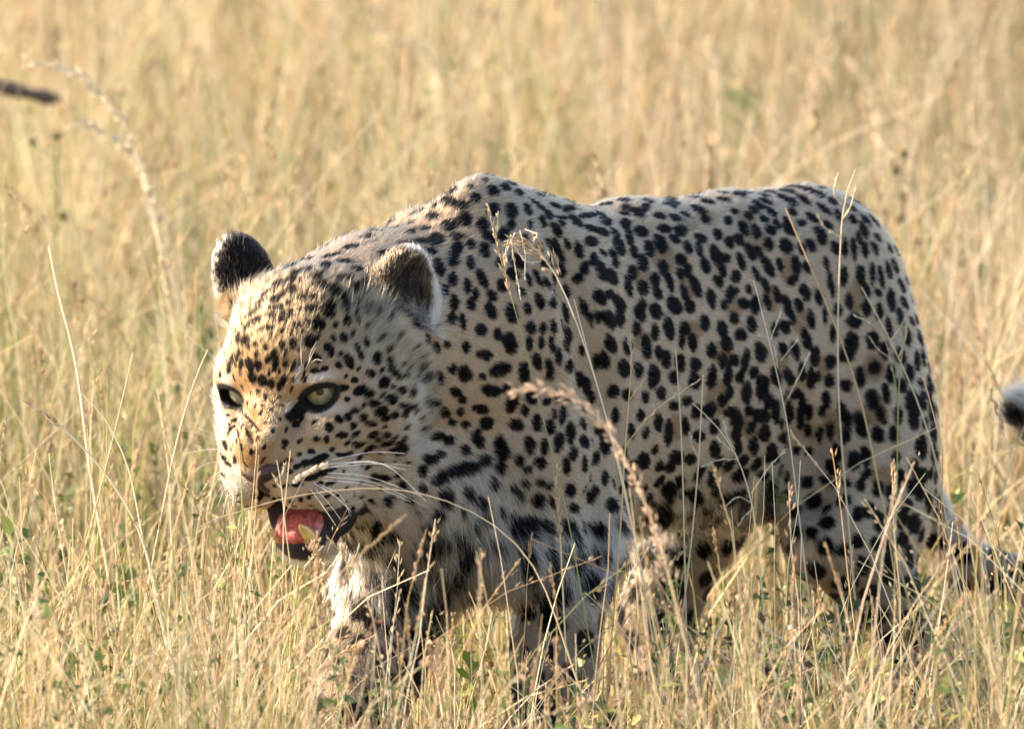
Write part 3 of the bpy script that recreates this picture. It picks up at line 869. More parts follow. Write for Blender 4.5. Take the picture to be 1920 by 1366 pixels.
def coat(p, n, r):
    blk, hrt, pal = pattern(p)
    h = r['h']
    up = np.clip((r['u'] + 120) / 420, 0, 1)
    col = C_PALE + (C_TAN - C_PALE) * up[:, None]
    fr = np.clip((h[:, 2] + 70) / 100, 0, 1) * np.clip((175 - np.abs(h[:, 1])) / 90, 0, 1)
    fr = np.maximum(fr, np.clip((60 - np.abs(h[:, 1])) / 40, 0, 1) * (h[:, 0] > 0) * (h[:, 2] > -80))
    hcol = (C_PALE * .65 + C_TAN * .35) + (C_HEAD - C_PALE * .65 - C_TAN * .35) * fr[:, None]
    lowmz = np.clip((-96 - h[:, 2]) / 50, 0, 1) * (h[:, 0] > 10)
    hcol = hcol + (C_WHITE - hcol) * (lowmz * 0.55)[:, None]
    chin = np.clip((-235 - h[:, 2]) / 20, 0, 1) * (h[:, 0] > -60)
    hcol = hcol + (C_WHITE - hcol) * chin[:, None]
    hd = r['head'][:, None]
    # orange nape
    nape = np.clip(1.2 - np.linalg.norm((p - P(740, 440, -120)) / np.array([200, 300, 120.]), axis=1), 0, 1)[:, None]
    col = col + (C_HEAD - col) * nape * 0.8
    col = col * (1 - hd) + hcol * hd
    wht = np.clip(np.maximum.reduce([r['belly'] * 1.1, r['chest'] * 0.3, pal, r['leg'] * 0.15]), 0, 1)[:, None]
    col = col + (C_WHITE - col) * wht * 0.85
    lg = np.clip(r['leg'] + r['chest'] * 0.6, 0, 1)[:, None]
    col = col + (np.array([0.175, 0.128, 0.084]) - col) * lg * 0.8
    col = col + (C_HEART - col) * (hrt * (1 - wht[:, 0]) * 0.95)[:, None]
    blk = np.where(pal > 0.55, blk * 0.25, blk)
    # ears: black back with pale rim, dark hollow
    m = r['earL'] < 1.05
    q = r['lq']
    rim = np.hypot(q[:, 0] / 57, q[:, 2] / 84)
    base_ = np.clip((-18 - q[:, 2]) / 12, 0, 1)
    e = np.where((rim + 0.2 * (noise3(p / 6.0, 52) - .5) > 0.95)[:, None] & (q[:, 0] < 20)[:, None] & (q[:, 2] > -30)[:, None], C_WHITE, C_BLACK * 2.2 + (C_HEAD * 0.7 - C_BLACK * 2.2) * base_[:, None])
    col[m] = e[m]
    bb = np.where(base_ > 0.5, ((np.hypot(q[:, 0] + 4, q[:, 2] + 38) < 11) | (np.hypot(q[:, 0] - 32, q[:, 2] + 12) < 14)) * 1.0, 0)
    blk = np.where(m, bb, blk)
    m = (r['earR'] < 1.05)
    q = r['rq']
    rim = np.hypot(q[:, 0] / 66, q[:, 2] / 104)
    outer = C_TAN * 0.24
    inn = np.array([0.07, 0.052, 0.045])
    e = np.where((q[:, 1] < -14)[:, None], outer, outer)
    hol = np.hypot((q[:, 0] - 4) / 52, (q[:, 2] + 2) / 90)
    dk = np.clip(1.5 - np.hypot((q[:, 0] - 2) / 24, (q[:, 2] + 30) / 34), 0, 1)[:, None]
    inner = (hol < 0.95) & ((n @ ME[1]) > -2)
    grey = np.array([0.036, 0.029, 0.026])
    e = np.where((hol < 0.97)[:, None], grey + (inn * 0.35 - grey) * dk + (outer * .8 - grey) * np.clip((hol - 0.6) / 0.37, 0, 1)[:, None] * (1 - dk), e)
    wr = np.clip((rim - 0.86 + 0.16 * (noise3(p / 7.0, 51) - 0.5)) / 0.1, 0, 1) * np.clip((q[:, 0] + 0.35 * q[:, 2] - 8) / 20, 0, 1)
    e = e + (C_WHITE * 0.9 - e) * wr[:, None]
    col[m] = e[m]
    blk = np.where(m, 0, blk)
    ed = np.clip((1.19 - r['eye']) / 0.13, 0, 1)
    blk = np.maximum(blk, ed)
    blk = np.where(r['tail'] > 0, blk * ((p[:, 2] < -40) | (p[:, 0] > 975)), blk)
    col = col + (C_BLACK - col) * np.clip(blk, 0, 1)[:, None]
    return col, blk


sk_col, sk_blk = coat(BV, BNRM, _r)
skin = sk_col * 0.9
skin[_r['mouth']] = (0.016, 0.014, 0.017)
skin[_r['nose']] = (0.03, 0.016, 0.013)
leo = empty('leopard', W(P(1150, 1430, 200))[0] * np.array([1, 1, 0]))
tag(leo, 'spotted leopard walking through dry grass with its mouth open', 'leopard')
m_skin, nd, lk = new_mat('leopard_skin')
o_ = nd.new('ShaderNodeOutputMaterial')
b_ = nd.new('ShaderNodeBsdfPrincipled')
at_ = nd.new('ShaderNodeAttribute')
at_.attribute_name = 'tint'
wt_ = nd.new('ShaderNodeAttribute')
wt_.attribute_name = 'wet'
lk.new(at_.outputs['Color'], b_.inputs['Base Color'])
b_.inputs['Specular IOR Level'].default_value = 0.22
mr = nd.new('ShaderNodeMapRange')
mr.inputs['To Min'].default_value = 0.9
mr.inputs['To Max'].default_value = 0.42
lk.new(wt_.outputs['Fac'], mr.inputs['Value'])
lk.new(mr.outputs['Result'], b_.inputs['Roughness'])
lk.new(b_.outputs[0], o_.inputs[0])
me_b = mesh_np('leopard_body', W(BV), BT)
set_col(me_b, 'tint', skin)
a_ = me_b.attributes.new('wet', 'FLOAT', 'POINT')
a_.data.foreach_set('value', np.where(_r['mouth'] | _r['nose'], 1.0, np.where(_r['eye'] < 1.2, 0.35, 0.0)).astype(np.float32))
link('body', me_b, m_skin, leo)

# --- fur: real hair curves combed along the coat
N_HAIR = 520000
tri = BV[BT]
ar = 0.5 * np.linalg.norm(np.cross(tri[:, 1] - tri[:, 0], tri[:, 2] - tri[:, 0]), axis=1)
fn = BNRM[BT].mean(1)
tc = tri.mean(1)
rt = regions(tc, fn)
dens = np.where(fn[:, 1] < 0.25, 1.0, 0.30)
dens = dens * (1 + 1.6 * rt['head'])
dens *= np.where(np.minimum(rt['earL'], rt['earR']) < 1.05, 1.6, 1.0)
dens *= ~(rt['mouth'] | rt['nose'] | (rt['eye'] < 1.08))
wgt = ar * dens
ti = rng.choice(len(tri), N_HAIR, p=wgt / wgt.sum())
u1, u2 = rng.random(N_HAIR), rng.random(N_HAIR)
fl = u1 + u2 > 1
u1[fl], u2[fl] = 1 - u1[fl], 1 - u2[fl]
w3 = np.stack([1 - u1 - u2, u1, u2], 1)
hp_ = (tri[ti] * w3[:, :, None]).sum(1)
hn = vnorm((BNRM[BT[ti]] * w3[:, :, None]).sum(1))
hr = regions(hp_, hn)
keep = ~(hr['mouth'] | hr['nose'] | (hr['eye'] < 1.05))
hp_, hn = hp_[keep], hn[keep]
hr = {k: v[keep] for k, v in hr.items()}
nh = len(hp_)
fl = flow(hp_, hn, hr)
jit = np.stack([noise3(hp_ / 26.0, 11 + i) - 0.5 for i in range(3)], 1) * 0.55 + np.stack([noise3(hp_ / 9.0, 21 + i) - 0.5 for i in range(3)], 1) * 0.5 + rng.normal(0, 0.13, (nh, 3))
fl = fl + jit
fl = vnorm(fl - (fl * hn).sum(1, keepdims=True) * hn)
ln = np.full(nh, 13.5)
ln = ln + 32 * hr['chest'] + 26 * hr['belly'] - 7 * hr['leg'] + 4 * (hr['tail'] > 0)
ln = ln + 9 * np.clip(1.2 - np.linalg.norm((hp_ - P(740, 440, -120)) / np.array([200, 300, 120.]), axis=1), 0, 1)
h = hr['h']
hl_ = 15 - 8 * np.clip((h[:, 0] - 10) / 70, 0, 1) + 16 * np.clip((-70 - h[:, 0]) / 100, 0, 1) * np.clip((np.abs(h[:, 1]) - 60) / 60, 0, 1) + 10 * np.clip((-90 - h[:, 0]) / 70, 0, 1)
hl_ = hl_ + 8 * (h[:, 2] < -255)
ln = ln * (1 - hr['head']) + hl_ * hr['head']
ln = np.where(hr['eye'] < 2.0, 7.0, ln)
eL, eR = hr['earL'] < 1.05, hr['earR'] < 1.05
ln = np.where(eL, 12.0, ln)
ln = np.where(eR, np.where(np.hypot((hr['rq'][:, 0] - 4) / 52, (hr['rq'][:, 2] + 2) / 90) < 0.9, 26.0, 10.0), ln)
tuft = eR & (hr['rq'][:, 2] < -30)
ln = np.where(tuft, 42.0, ln)
ln = ln + 26 * ((hr['tail'] > 0) & (hp_[:, 0] > 860) & (hp_[:, 2] > -190))
ln *= rng.uniform(0.65, 1.2, nh)
lift = np.where(hr['head'] > 0.5, 0.42, 0.34) + rng.normal(0, 0.08, nh)
lift = np.where(eL | eR, 0.75, lift)
guard = rng.random(nh) < 0.07
ln = np.where(guard, ln * 1.45, ln)
lift = lift + 0.34 * guard
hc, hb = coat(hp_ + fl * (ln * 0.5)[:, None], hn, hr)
t_ = np.array([0.0, 0.33, 0.68, 1.0])
pts = np.empty((nh, 4, 3))
curl = rng.normal(0, 1, (nh, 3)) * 0.10
for i, t in enumerate(t_):
    a = lift * (1 - 0.55 * t)
    pts[:, i] = hp_ - hn * 1.0 + ln[:, None] * t * (fl * np.cos(a)[:, None] + hn * np.sin(a)[:, None] + curl * t) + np.array([0, 0, -1.0]) * (ln * 0.0016 * t * t * ln)[:, None] * 0.3
pts = W(pts.reshape(-1, 3))
cv = bpy.data.hair_curves.new('leopard_fur')
cv.add_curves([4] * nh)
cv.attributes['position'].data.foreach_set('vector', pts.astype(np.float32).ravel())
ra_ = cv.attributes.new('radius', 'FLOAT', 'POINT')
wid = np.where(hr['head'] > 0.5, 0.42, 0.58) * S * np.where(hr['chest'] + hr['belly'] > 0.5, 0.95, 1.0)
ra_.data.foreach_set('value', (wid[:, None] * np.array([1.0, 0.9, 0.62, 0.12])[None]).astype(np.float32).ravel())
hc = hc * (rng.uniform(0.72, 1.24, nh) * (0.86 + 0.28 * noise3(hp_ / 14.0, 71)))[:, None]
wh = (rng.random(nh) < np.where(tuft, 0.4, np.where(eR, 0.22, 0.05))) & (hb < 0.3)
hc[wh] = hc[wh] * 0.5 + C_WHITE * 0.5
ca_ = cv.attributes.new('tint', 'FLOAT_COLOR', 'CURVE')
c4 = np.ones((nh, 4), np.float32)
c4[:, :3] = np.clip(hc, 0.0025, 0.93)
ca_.data.foreach_set('color', c4.ravel())
m_fur, nd, lk = new_mat('leopard_fur')
o_ = nd.new('ShaderNodeOutputMaterial')
at_ = nd.new('ShaderNodeAttribute')
at_.attribute_name = 'tint'
hb_ = nd.new('ShaderNodeBsdfHairPrincipled')
hb_.parametrization = 'COLOR'
hb_.inputs['Roughness'].default_value = 0.42
hb_.inputs['Radial Roughness'].default_value = 0.6
rg = nd.new('ShaderNodeMapRange')
rg.inputs['From Max'].default_value = 0.12
rg.inputs['To Min'].default_value = 1.06
rg.inputs['To Max'].default_value = 1.28
lk.new(at_.outputs['Fac'], rg.inputs['Value'])
lk.new(rg.outputs['Result'], hb_.inputs['IOR'])
hb_.inputs['Random Roughness'].default_value = 0.2
lk.new(at_.outputs['Color'], hb_.inputs['Color'])
lk.new(hb_.outputs[0], o_.inputs[0])
link('fur', cv, m_fur, leo)
# --- eyes, nose, tongue, teeth, whiskers
m_eye, nd, lk = new_mat('leopard_eye')
o_ = nd.new('ShaderNodeOutputMaterial')
b_ = nd.new('ShaderNodeBsdfPrincipled')
at_ = nd.new('ShaderNodeAttribute')
at_.attribute_name = 'tint'
lk.new(at_.outputs['Color'], b_.inputs['Base Color'])
b_.inputs['Roughness'].default_value = 0.08
b_.inputs['Coat Weight'].default_value = 0.6
b_.inputs['Coat Roughness'].default_value = 0.02
lk.new(b_.outputs[0], o_.inputs[0])
m_pup, nd, lk = new_mat('pupil')
o_ = nd.new('ShaderNodeOutputMaterial')
b_ = nd.new('ShaderNodeBsdfPrincipled')
b_.inputs['Base Color'].default_value = (0.004, 0.004, 0.004, 1)
b_.inputs['Roughness'].default_value = 0.06
lk.new(b_.outputs[0], o_.inputs[0])


def flesh_mat(name, rgb, rough, var=0.3, scale=90.0):
    m, nd, lk = new_mat(name)
    o_ = nd.new('ShaderNodeOutputMaterial')
    b_ = nd.new('ShaderNodeBsdfPrincipled')
    tc_ = nd.new('ShaderNodeTexCoord')
    no = nd.new('ShaderNodeTexNoise')
    no.inputs['Scale'].default_value = scale
    no.inputs['Detail'].default_value = 4
    rp = nd.new('ShaderNodeValToRGB')
    rp.color_ramp.elements[0].position = 0.3
    rp.color_ramp.elements[1].position = 0.72
    rp.color_ramp.elements[0].color = tuple(c * (1 - var) for c in rgb) + (1,)
    rp.color_ramp.elements[1].color = tuple(min(1, c * (1 + var * 0.6)) for c in rgb) + (1,)
    bu = nd.new('ShaderNodeBump')
    bu.inputs['Strength'].default_value = 0.5
    bu.inputs['Distance'].default_value = 0.001
    lk.new(tc_.outputs['Object'], no.inputs['Vector'])
    lk.new(no.outputs['Fac'], rp.inputs['Fac'])
    lk.new(rp.outputs['Color'], b_.inputs['Base Color'])
    lk.new(no.outputs['Fac'], bu.inputs['Height'])
    lk.new(bu.outputs['Normal'], b_.inputs['Normal'])
    b_.inputs['Roughness'].default_value = rough
    lk.new(b_.outputs[0], o_.inputs[0])
    return m


def ball(axis, rad, nu=28, nv=20, a1=math.pi):
    """sphere (or cap) with its pole on axis -> verts, faces, polar angle"""
    ax = unit(axis)
    s1 = unit(np.cross(ax, [0.3, 0.2, 1.0]))
    s2 = np.cross(ax, s1)
    V, A = [ax * rad], [0.0]
    for i in range(1, nv + 1):
        t = a1 * i / nv
        for j in range(nu):
            f = 2 * math.pi * j / nu
            V.append(rad * (math.cos(t) * ax + math.sin(t) * (math.cos(f) * s1 + math.sin(f) * s2)))
            A.append(t)
    T = [(0, 1 + j, 1 + (j + 1) % nu) for j in range(nu)]
    Qd = []
    for i in range(nv - 1):
        for j in range(nu):
            a, b = 1 + i * nu + j, 1 + i * nu + (j + 1) % nu
            Qd.append((a, a + nu, b + nu, b))
    return np.array(V), np.array(T), np.array(Qd), np.array(A)


for (c, e, w, v), gz in zip(EYES, ((0.02, -0.97, -0.14), (-0.05, -0.97, -0.14))):
    V, T, Qd, A = ball(gz, EYE_R - 0.5, 40, 40)
    g1 = unit(np.cross(gz, [0.3, 0.2, 1.0]))
    g2 = np.cross(unit(gz), g1)
    an_ = np.arctan2(V @ g2, V @ g1)
    f = 0.65 * noise3(np.stack([np.cos(an_) * 9, np.sin(an_) * 9, A * 2.0], 1), 9) + 0.35 * noise3(V * 0.35, 8)
    iris = np.array([0.27, 0.25, 0.165])[None] * (0.45 + 1.05 * f)[:, None]
    inner_ = np.clip((0.55 - A) / 0.25, 0, 1)[:, None]
    iris = iris * (1 - inner_ * 0.35) + np.array([0.30, 0.22, 0.06]) * inner_ * 0.35
    lim = np.clip((A - 0.98) / 0.2, 0, 1)[:, None]
    col = iris * (1 - lim) + np.array([0.02, 0.015, 0.012]) * lim
    me = mesh_np('eyeball', W(V + c), [T, Qd])
    set_col(me, 'tint', col)
    eo = link('eye', me, m_eye, leo)
    V, T, Qd, A = ball(gz, EYE_R - 0.2, 20, 5, 0.24)
    po = link('pupil', mesh_np('pupil', W(V + c), [T, Qd]), m_pup, None)
    po.parent = eo
    po.matrix_parent_inverse = Matrix.Identity(4)


def blob(name, prims, cell, mat, parent):
    lo = np.min([q.c - q.br for q in prims if q.op == '+'], axis=0) - 6
    hi = np.max([q.c + q.br for q in prims if q.op == '+'], axis=0) + 6
    V, Q = surface(prims, lo, hi, cell)
    V = project(prims, V, 2, 3.0)
    return link(name, mesh_np(name, W(V), Q), mat, parent)


m_nose = flesh_mat('nose_leather', (0.055, 0.024, 0.018), 0.62, 0.5, 160)
nose_p = [el(H(137, 0, -76), (27, 42, 21), HM, 10), el(H(136, 0, -100), (19, 13, 26), HM, 12)]
for s in (-1, 1):
    nose_p += [el(H(160, 23 * s, -82), (22, 11, 7), HM, 6, )]
    nose_p[-1].op = '-'
blob('nose', nose_p, 3.0, m_nose, leo)
m_tng = flesh_mat('tongue', (0.50, 0.12, 0.10), 0.2, 0.6, 210)
blob('tongue', [el(H(50, 0, -238), (78, 40, 24), HM, 10), el(H(98, 2, -240), (30, 32, 20), HM, 14),
                rc(H(60, -20, -225), 14, H(120, -16, -232), 12, 8), rc(H(60, 20, -225), 14, H(120, 18, -232), 12, 8)], 3.5, m_tng, leo)
m_gum = flesh_mat('gum', (0.50, 0.15, 0.13), 0.25, 0.4, 140)
blob('gum', [rc(H(106, -30, -246), 14, H(106, 30, -246), 14, 10), rc(H(106, 30, -246), 14, H(40, 48, -232), 13, 10), rc(H(106, -30, -246), 14, H(40, -48, -232), 13, 10),
             ], 3.5, m_gum, leo)
m_tooth = flesh_mat('tooth', (0.72, 0.47, 0.17), 0.28, 0.35, 70)
m_tooth2 = flesh_mat('incisor', (0.74, 0.62, 0.36), 0.3, 0.25, 70)


def cone_tooth(base, tip, r, mat):
    base, tip = np.asarray(base), np.asarray(tip)
    ax = unit(tip - base)
    s1 = unit(np.cross(ax, HL + 0.1 * HU))
    s2 = np.cross(ax, s1)
    L_ = np.linalg.norm(tip - base)
    V = []
    prof = [(0, 1.0), (0.3, 1.02), (0.6, 0.8), (0.82, 0.55), (0.95, 0.3)]
    for t, k in prof:
        for j in range(10):
            a = 2 * math.pi * j / 10
            V.append(base + ax * L_ * t - s1 * r * 0.35 * t * t + r * k * (math.cos(a) * s1 + math.sin(a) * s2))
    V.append(tip - s1 * r * 0.35)
    n = len(prof)
    Qd = [(i * 10 + j, i * 10 + (j + 1) % 10, i * 10 + 10 + (j + 1) % 10, i * 10 + 10 + j) for i in range(n - 1) for j in range(10)]
    T = [((n - 1) * 10 + j, (n - 1) * 10 + (j + 1) % 10, n * 10) for j in range(10)]
    return link('tooth', mesh_np('tooth', W(np.array(V)), [np.array(Qd), np.array(T)]), mat, leo)


cone_tooth(H(112, -40, -140), H(126, -50, -188), 9, m_tooth)
cone_tooth(H(112, 36, -250), H(130, 37, -200), 12, m_tooth)
cone_tooth(H(112, -34, -248), H(128, -36, -214), 10, m_tooth)
for i in range(6):
    l_ = -22 + 8.8 * i
    cone_tooth(H(116, l_, -246), H(124, l_, -233), 4.2, m_tooth2)

m_wh, nd, lk = new_mat('whisker')
o_ = nd.new('ShaderNodeOutputMaterial')
b_ = nd.new('ShaderNodeBsdfPrincipled')
b_.inputs['Base Color'].default_value = (0.86, 0.83, 0.78, 1)
b_.inputs['Roughness'].default_value = 0.35
lk.new(b_.outputs[0], o_.inputs[0])


def tube(pts, rads, sides=5):
    pts = np.asarray(pts, float)
    n = len(pts)
    tg = np.gradient(pts, axis=0)
    tg = vnorm(tg)
    ref = np.array([0.31, 0.81, 0.5])
    V = []
    for i in range(n):
        s1 = unit(np.cross(tg[i], ref))
        s2 = np.cross(tg[i], s1)
        for j in range(sides):
            a = 2 * math.pi * j / sides
            V.append(pts[i] + rads[i] * (math.cos(a) * s1 + math.sin(a) * s2))
    Qd = [(i * sides + j, i * sides + (j + 1) % sides, (i + 1) * sides + (j + 1) % sides, (i + 1) * sides + j) for i in range(n - 1) for j in range(sides)]
    return np.array(V), np.array(Qd)


def whisker(x0, y0, pts_px, dd, r0=0.62):
    h_ = hit(x0, y0)
    if h_ is None:
        return
    d0 = h_[0][1]
    ctl = [h_[0] + np.array([0, 3.0, 0])] + [P(x, y, d0 + dd * (i + 1) / len(pts_px)) for i, (x, y) in enumerate(pts_px)]
    ctl = np.array(ctl)
    t = np.linspace(0, 1, 9)
    k = np.linspace(0, 1, len(ctl))
    q = np.stack([np.interp(t, k, ctl[:, j]) for j in range(3)], 1)
    for _ in range(2):
        q[1:-1] = 0.25 * q[:-2] + 0.5 * q[1:-1] + 0.25 * q[2:]
    V, F = tube(q, np.linspace(r0, 0.25, 9))
    link('whisker', mesh_np('whisker', W(V), F), m_wh, leo)


WH = [(418, 829, [(395, 810), (357, 797)], 10), (416, 834, [(390, 815), (340, 806)], -20), (414, 842, [(385, 842), (348, 850)], 20), (412, 850, [(380, 858), (335, 880)], -20), (414, 864, [(385, 868), (352, 893)], -40),
      (413, 873, [(390, 880), (345, 905)], 20), (416, 882, [(395, 895), (370, 935)], -30), (420, 890, [(398, 910), (372, 975)], -20), (424, 900, [(405, 925), (393, 960)], -20), (430, 906, [(418, 920), (408, 950)], -30),
      (430, 912, [(424, 935), (418, 965)], -20), (436, 918, [(438, 940), (432, 958)], -20),
      (600, 880, [(680, 862), (760, 880)], -60), (610, 870, [(720, 860), (800, 940)], -60), (612, 886, [(690, 890), (790, 930)], -60), (606, 893, [(700, 900), (800, 950)], -40), (602, 900, [(690, 905), (770, 940)], -50),
      (596, 906, [(640, 925), (658, 968)], -30), (586, 904, [(625, 925), (655, 955)], -40), (590, 915, [(615, 940), (640, 975)], -30), (600, 912, [(630, 930), (660, 960)], -20), (616, 876, [(700, 868), (770, 872)], -30),
      (620, 862, [(700, 845), (760, 850)], -40), (580, 914, [(600, 940), (630, 985)], -40),
      (578, 684, [(582, 660), (594, 640)], -30), (582, 682, [(592, 672), (604, 676)], -30), (566, 690, [(563, 655), (566, 625)], -40), (574, 690, [(585, 665), (592, 650)], -30)]
for x0, y0, pp, dd in WH:
    whisker(x0, y0, pp, dd)
# ------------------------------------------------------------------ grass
def grass_mat(name, transl=0.38, rough=0.6):
    m, nd, lk = new_mat(name)
    o = nd.new('ShaderNodeOutputMaterial')
    at = nd.new('ShaderNodeAttribute')
    at.attribute_name = 'tint'
    pr = nd.new('ShaderNodeBsdfPrincipled')
    pr.inputs['Roughness'].default_value = rough
    pr.inputs['Specular IOR Level'].default_value = 0.35
    tr = nd.new('ShaderNodeBsdfTranslucent')
    mx = nd.new('ShaderNodeMixShader')
    mx.inputs[0].default_value = transl
    lk.new(at.outputs['Color'], pr.inputs['Base Color'])
    lk.new(at.outputs['Color'], tr.inputs['Color'])
    lk.new(pr.outputs[0], mx.inputs[1])
    lk.new(tr.outputs[0], mx.inputs[2])
    lk.new(mx.outputs[0], o.inputs[0])
    return m


def patch_tint(c, x, y):
    """the stand is browner and duller far to the right, greener close by on the left"""
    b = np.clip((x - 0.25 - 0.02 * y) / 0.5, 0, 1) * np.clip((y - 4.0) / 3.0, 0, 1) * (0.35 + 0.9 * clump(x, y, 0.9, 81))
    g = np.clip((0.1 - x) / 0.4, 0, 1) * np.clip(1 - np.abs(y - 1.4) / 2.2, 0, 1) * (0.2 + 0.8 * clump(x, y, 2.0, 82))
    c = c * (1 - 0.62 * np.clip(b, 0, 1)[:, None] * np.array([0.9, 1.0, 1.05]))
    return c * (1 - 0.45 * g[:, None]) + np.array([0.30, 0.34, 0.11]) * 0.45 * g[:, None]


M_GRASS = grass_mat('grass_blade')
M_STEM = grass_mat('grass_stem', 0.15)
M_HEAD = grass_mat('seed_head', 0.3, 0.8)
M_LEAF = grass_mat('green_leaf', 0.3, 0.45)

STRAW = np.array([0.70, 0.55, 0.34])
PALE_STRAW = np.array([0.80, 0.68, 0.48])
OCHRE = np.array([0.52, 0.36, 0.17])
DULL = np.array([0.30, 0.21, 0.115])
GREEN = np.array([0.15, 0.19, 0.06])
OLIVE = np.array([0.32, 0.32, 0.12])
PAL = np.stack([STRAW, PALE_STRAW, OCHRE, DULL, GREEN, OLIVE])


def pick(n, w):
    w = np.asarray(w, float)
    c = PAL[rng.choice(6, n, p=w / w.sum())]
    return np.clip(c * rng.uniform(0.75, 1.2, (n, 1)) * rng.normal(1, 0.05, (n, 3)), 0.02, 0.9)


def px_height(x, y, py):
    """height above the ground whose top shows at picture row py for a root at x, y"""
    d = (y * math.cos(PITCH)) / S
    k = 1 + d * S / DIST
    return (ORG[2] + (683 - py) * S * k - y * math.sin(PITCH)) / math.cos(PITCH)


def px_x(x, y):
    return 960 + x / S / (1 + y / DIST)


def to_cam(p):
    r = (p - ORG) / S
    return np.stack([r @ RGT, r @ FWD, r @ UPC], 1)


def paths(x, y, h, lean, az, bend, n=5, up=1.0):
    """curved stems: (m,n,3) points"""
    t = np.linspace(0, 1, n)[None, :]
    ho = lean[:, None] * t + bend[:, None] * t ** 2.2
    L = h[:, None]
    P_ = np.empty((len(x), n, 3))
    P_[:, :, 0] = x[:, None] + np.cos(az)[:, None] * ho * L
    P_[:, :, 1] = y[:, None] + np.sin(az)[:, None] * ho * L
    P_[:, :, 2] = ground_z(x, y)[:, None] - 0.004 + L * t * np.sqrt(np.clip(1 - (0.55 * ho) ** 2, 0.15, 1)) * up
    return P_


def clear_of_leopard(Pn, margin=10.0):
    """which stems never pass through the animal"""
    m, n, _ = Pn.shape
    bad = np.zeros(m, bool)
    # the animal has just pushed through here: few loose stems are left standing before its face and flank
    c_ = to_cam(Pn.reshape(-1, 3))
    k_ = 1 + c_[:, 1] * S / DIST
    qx, qy = (960 + c_[:, 0] / k_).reshape(m, n), (683 - c_[:, 2] / k_).reshape(m, n)
    fr = Pn[:, 0, 1] < -0.05 + 0.8 * Pn[:, 0, 0]
    face = fr & ((qx > 400) & (qx < 700) & (qy > 560) & (qy < 1040)).any(1)
    side = fr & ((qx > 760) & (qx < 1760) & (qy > 400) & (qy < 960)).any(1)
    dice = rng.random(m)
    wide = fr & (np.ptp(Pn[:, :, 0], axis=1) > 0.11) & ((qx > 420) & (qx < 1780) & (qy > 400) & (qy < 1130)).any(1)
    bad |= wide & (dice < 0.9)
    bad |= (face & (dice < 0.98)) | (side & (dice < 0.45))
    cand = np.flatnonzero((np.abs(Pn[:, 0, 0]) < 1.0) & (Pn[:, 0, 1] > -0.75) & (Pn[:, 0, 1] < 1.0))
    if len(cand) == 0:
        return ~bad
    q = Pn[cand]
    mid = (q[:, 1:] + q[:, :-1]) / 2
    q = np.concatenate([q, mid], 1)
    d = sdf_many(BODY, to_cam(q.reshape(-1, 3))).reshape(len(cand), -1)
    bad[cand] = (d < margin).any(1)
    return ~bad


def ribbons(Pn, w, face, col, name, mat, tipf=0.08):
    m, n, _ = Pn.shape
    t = np.linspace(0, 1, n)
    prof = np.interp(t, [0, .25, .7, 1], [0.8, 1.0, 0.7, tipf])
    side = np.stack([np.cos(face), np.sin(face), np.zeros(m)], 1)[:, None, :] * (w[:, None] * prof[None])[:, :, None]
    V = np.stack([Pn - side, Pn + side], 2).reshape(-1, 3)
    base = (np.arange(m) * n * 2)[:, None] + np.arange(n - 1)[None] * 2
    Q = np.stack([base, base + 1, base + 3, base + 2], -1).reshape(-1, 4)
    me = mesh_np(name, V, Q)
    if col.ndim == 2:
        c = np.repeat(col, n * 2, axis=0)
    else:
        c = np.repeat(col, 2, axis=1).reshape(-1, 3)
    set_col(me, 'tint', c)
    return link(name, me, mat)


def tubes(Pn, r0, r1, col, sides=3):
    m, n, _ = Pn.shape
    t = np.linspace(0, 1, n)
    tg = np.gradient(Pn, axis=1)
    tg /= np.maximum(np.linalg.norm(tg, axis=2, keepdims=True), 1e-9)
    ref = np.array([0.6, 0.8, 0.05])
    s1 = np.cross(tg, ref)
    s1 /= np.maximum(np.linalg.norm(s1, axis=2, keepdims=True), 1e-9)
    s2 = np.cross(tg, s1)
    rad = (r0[:, None] * (1 - t) + r1[:, None] * t)[:, :, None]
    ring = [Pn + rad * (math.cos(2 * math.pi * k / sides) * s1 + math.sin(2 * math.pi * k / sides) * s2) for k in range(sides)]
    V = np.stack(ring, 2).reshape(-1, 3)
    b = ((np.arange(m) * n)[:, None] + np.arange(n - 1)[None])[:, :, None] * sides
    k = np.arange(sides)[None, None]
    Q = np.stack([b + k, b + (k + 1) % sides, b + sides + (k + 1) % sides, b + sides + k], -1).reshape(-1, 4)
    c = np.repeat(col, n * sides, axis=0)
    return V, Q, c


def grains(pos, dirs, ln, wd, col):
    """seed spikelets: thin six-sided diamonds, 8 triangles each"""
    m = len(pos)
    d = vnorm(dirs)
    s1 = vnorm(np.cross(d, np.array([0.37, 0.61, 0.7])))
    s2 = np.cross(d, s1)
    a = pos - d * ln[:, None] * 0.5
    b = pos + d * ln[:, None] * 0.5
    c = pos - d * ln[:, None] * 0.08
    V = np.stack([a, c + s1 * wd[:, None], c + s2 * wd[:, None], c - s1 * wd[:, None], c - s2 * wd[:, None], b], 1).reshape(-1, 3)
    o = (np.arange(m) * 6)[:, None]
    F = np.array([[0, 2, 1], [0, 3, 2], [0, 4, 3], [0, 1, 4], [5, 1, 2], [5, 2, 3], [5, 3, 4], [5, 4, 1]])
    T = (o[:, :, None] + F[None]).reshape(-1, 3)
    return V, T, np.repeat(col, 6, axis=0)


def field(n, y0, y1, spread=0.62, power=1.0, left=0.0):
    """root positions inside (and somewhat beside) the view wedge"""
    y = y0 + (y1 - y0) * rng.random(n) ** power
    half = spread + 0.05 * (y + 2.5)
    x = rng.uniform(-1, 1, n) * half
    if left:
        k = rng.random(n) < left
        x[k] = -half[k] - rng.random(k.sum()) ** 1.5 * 2.6
    return x, y


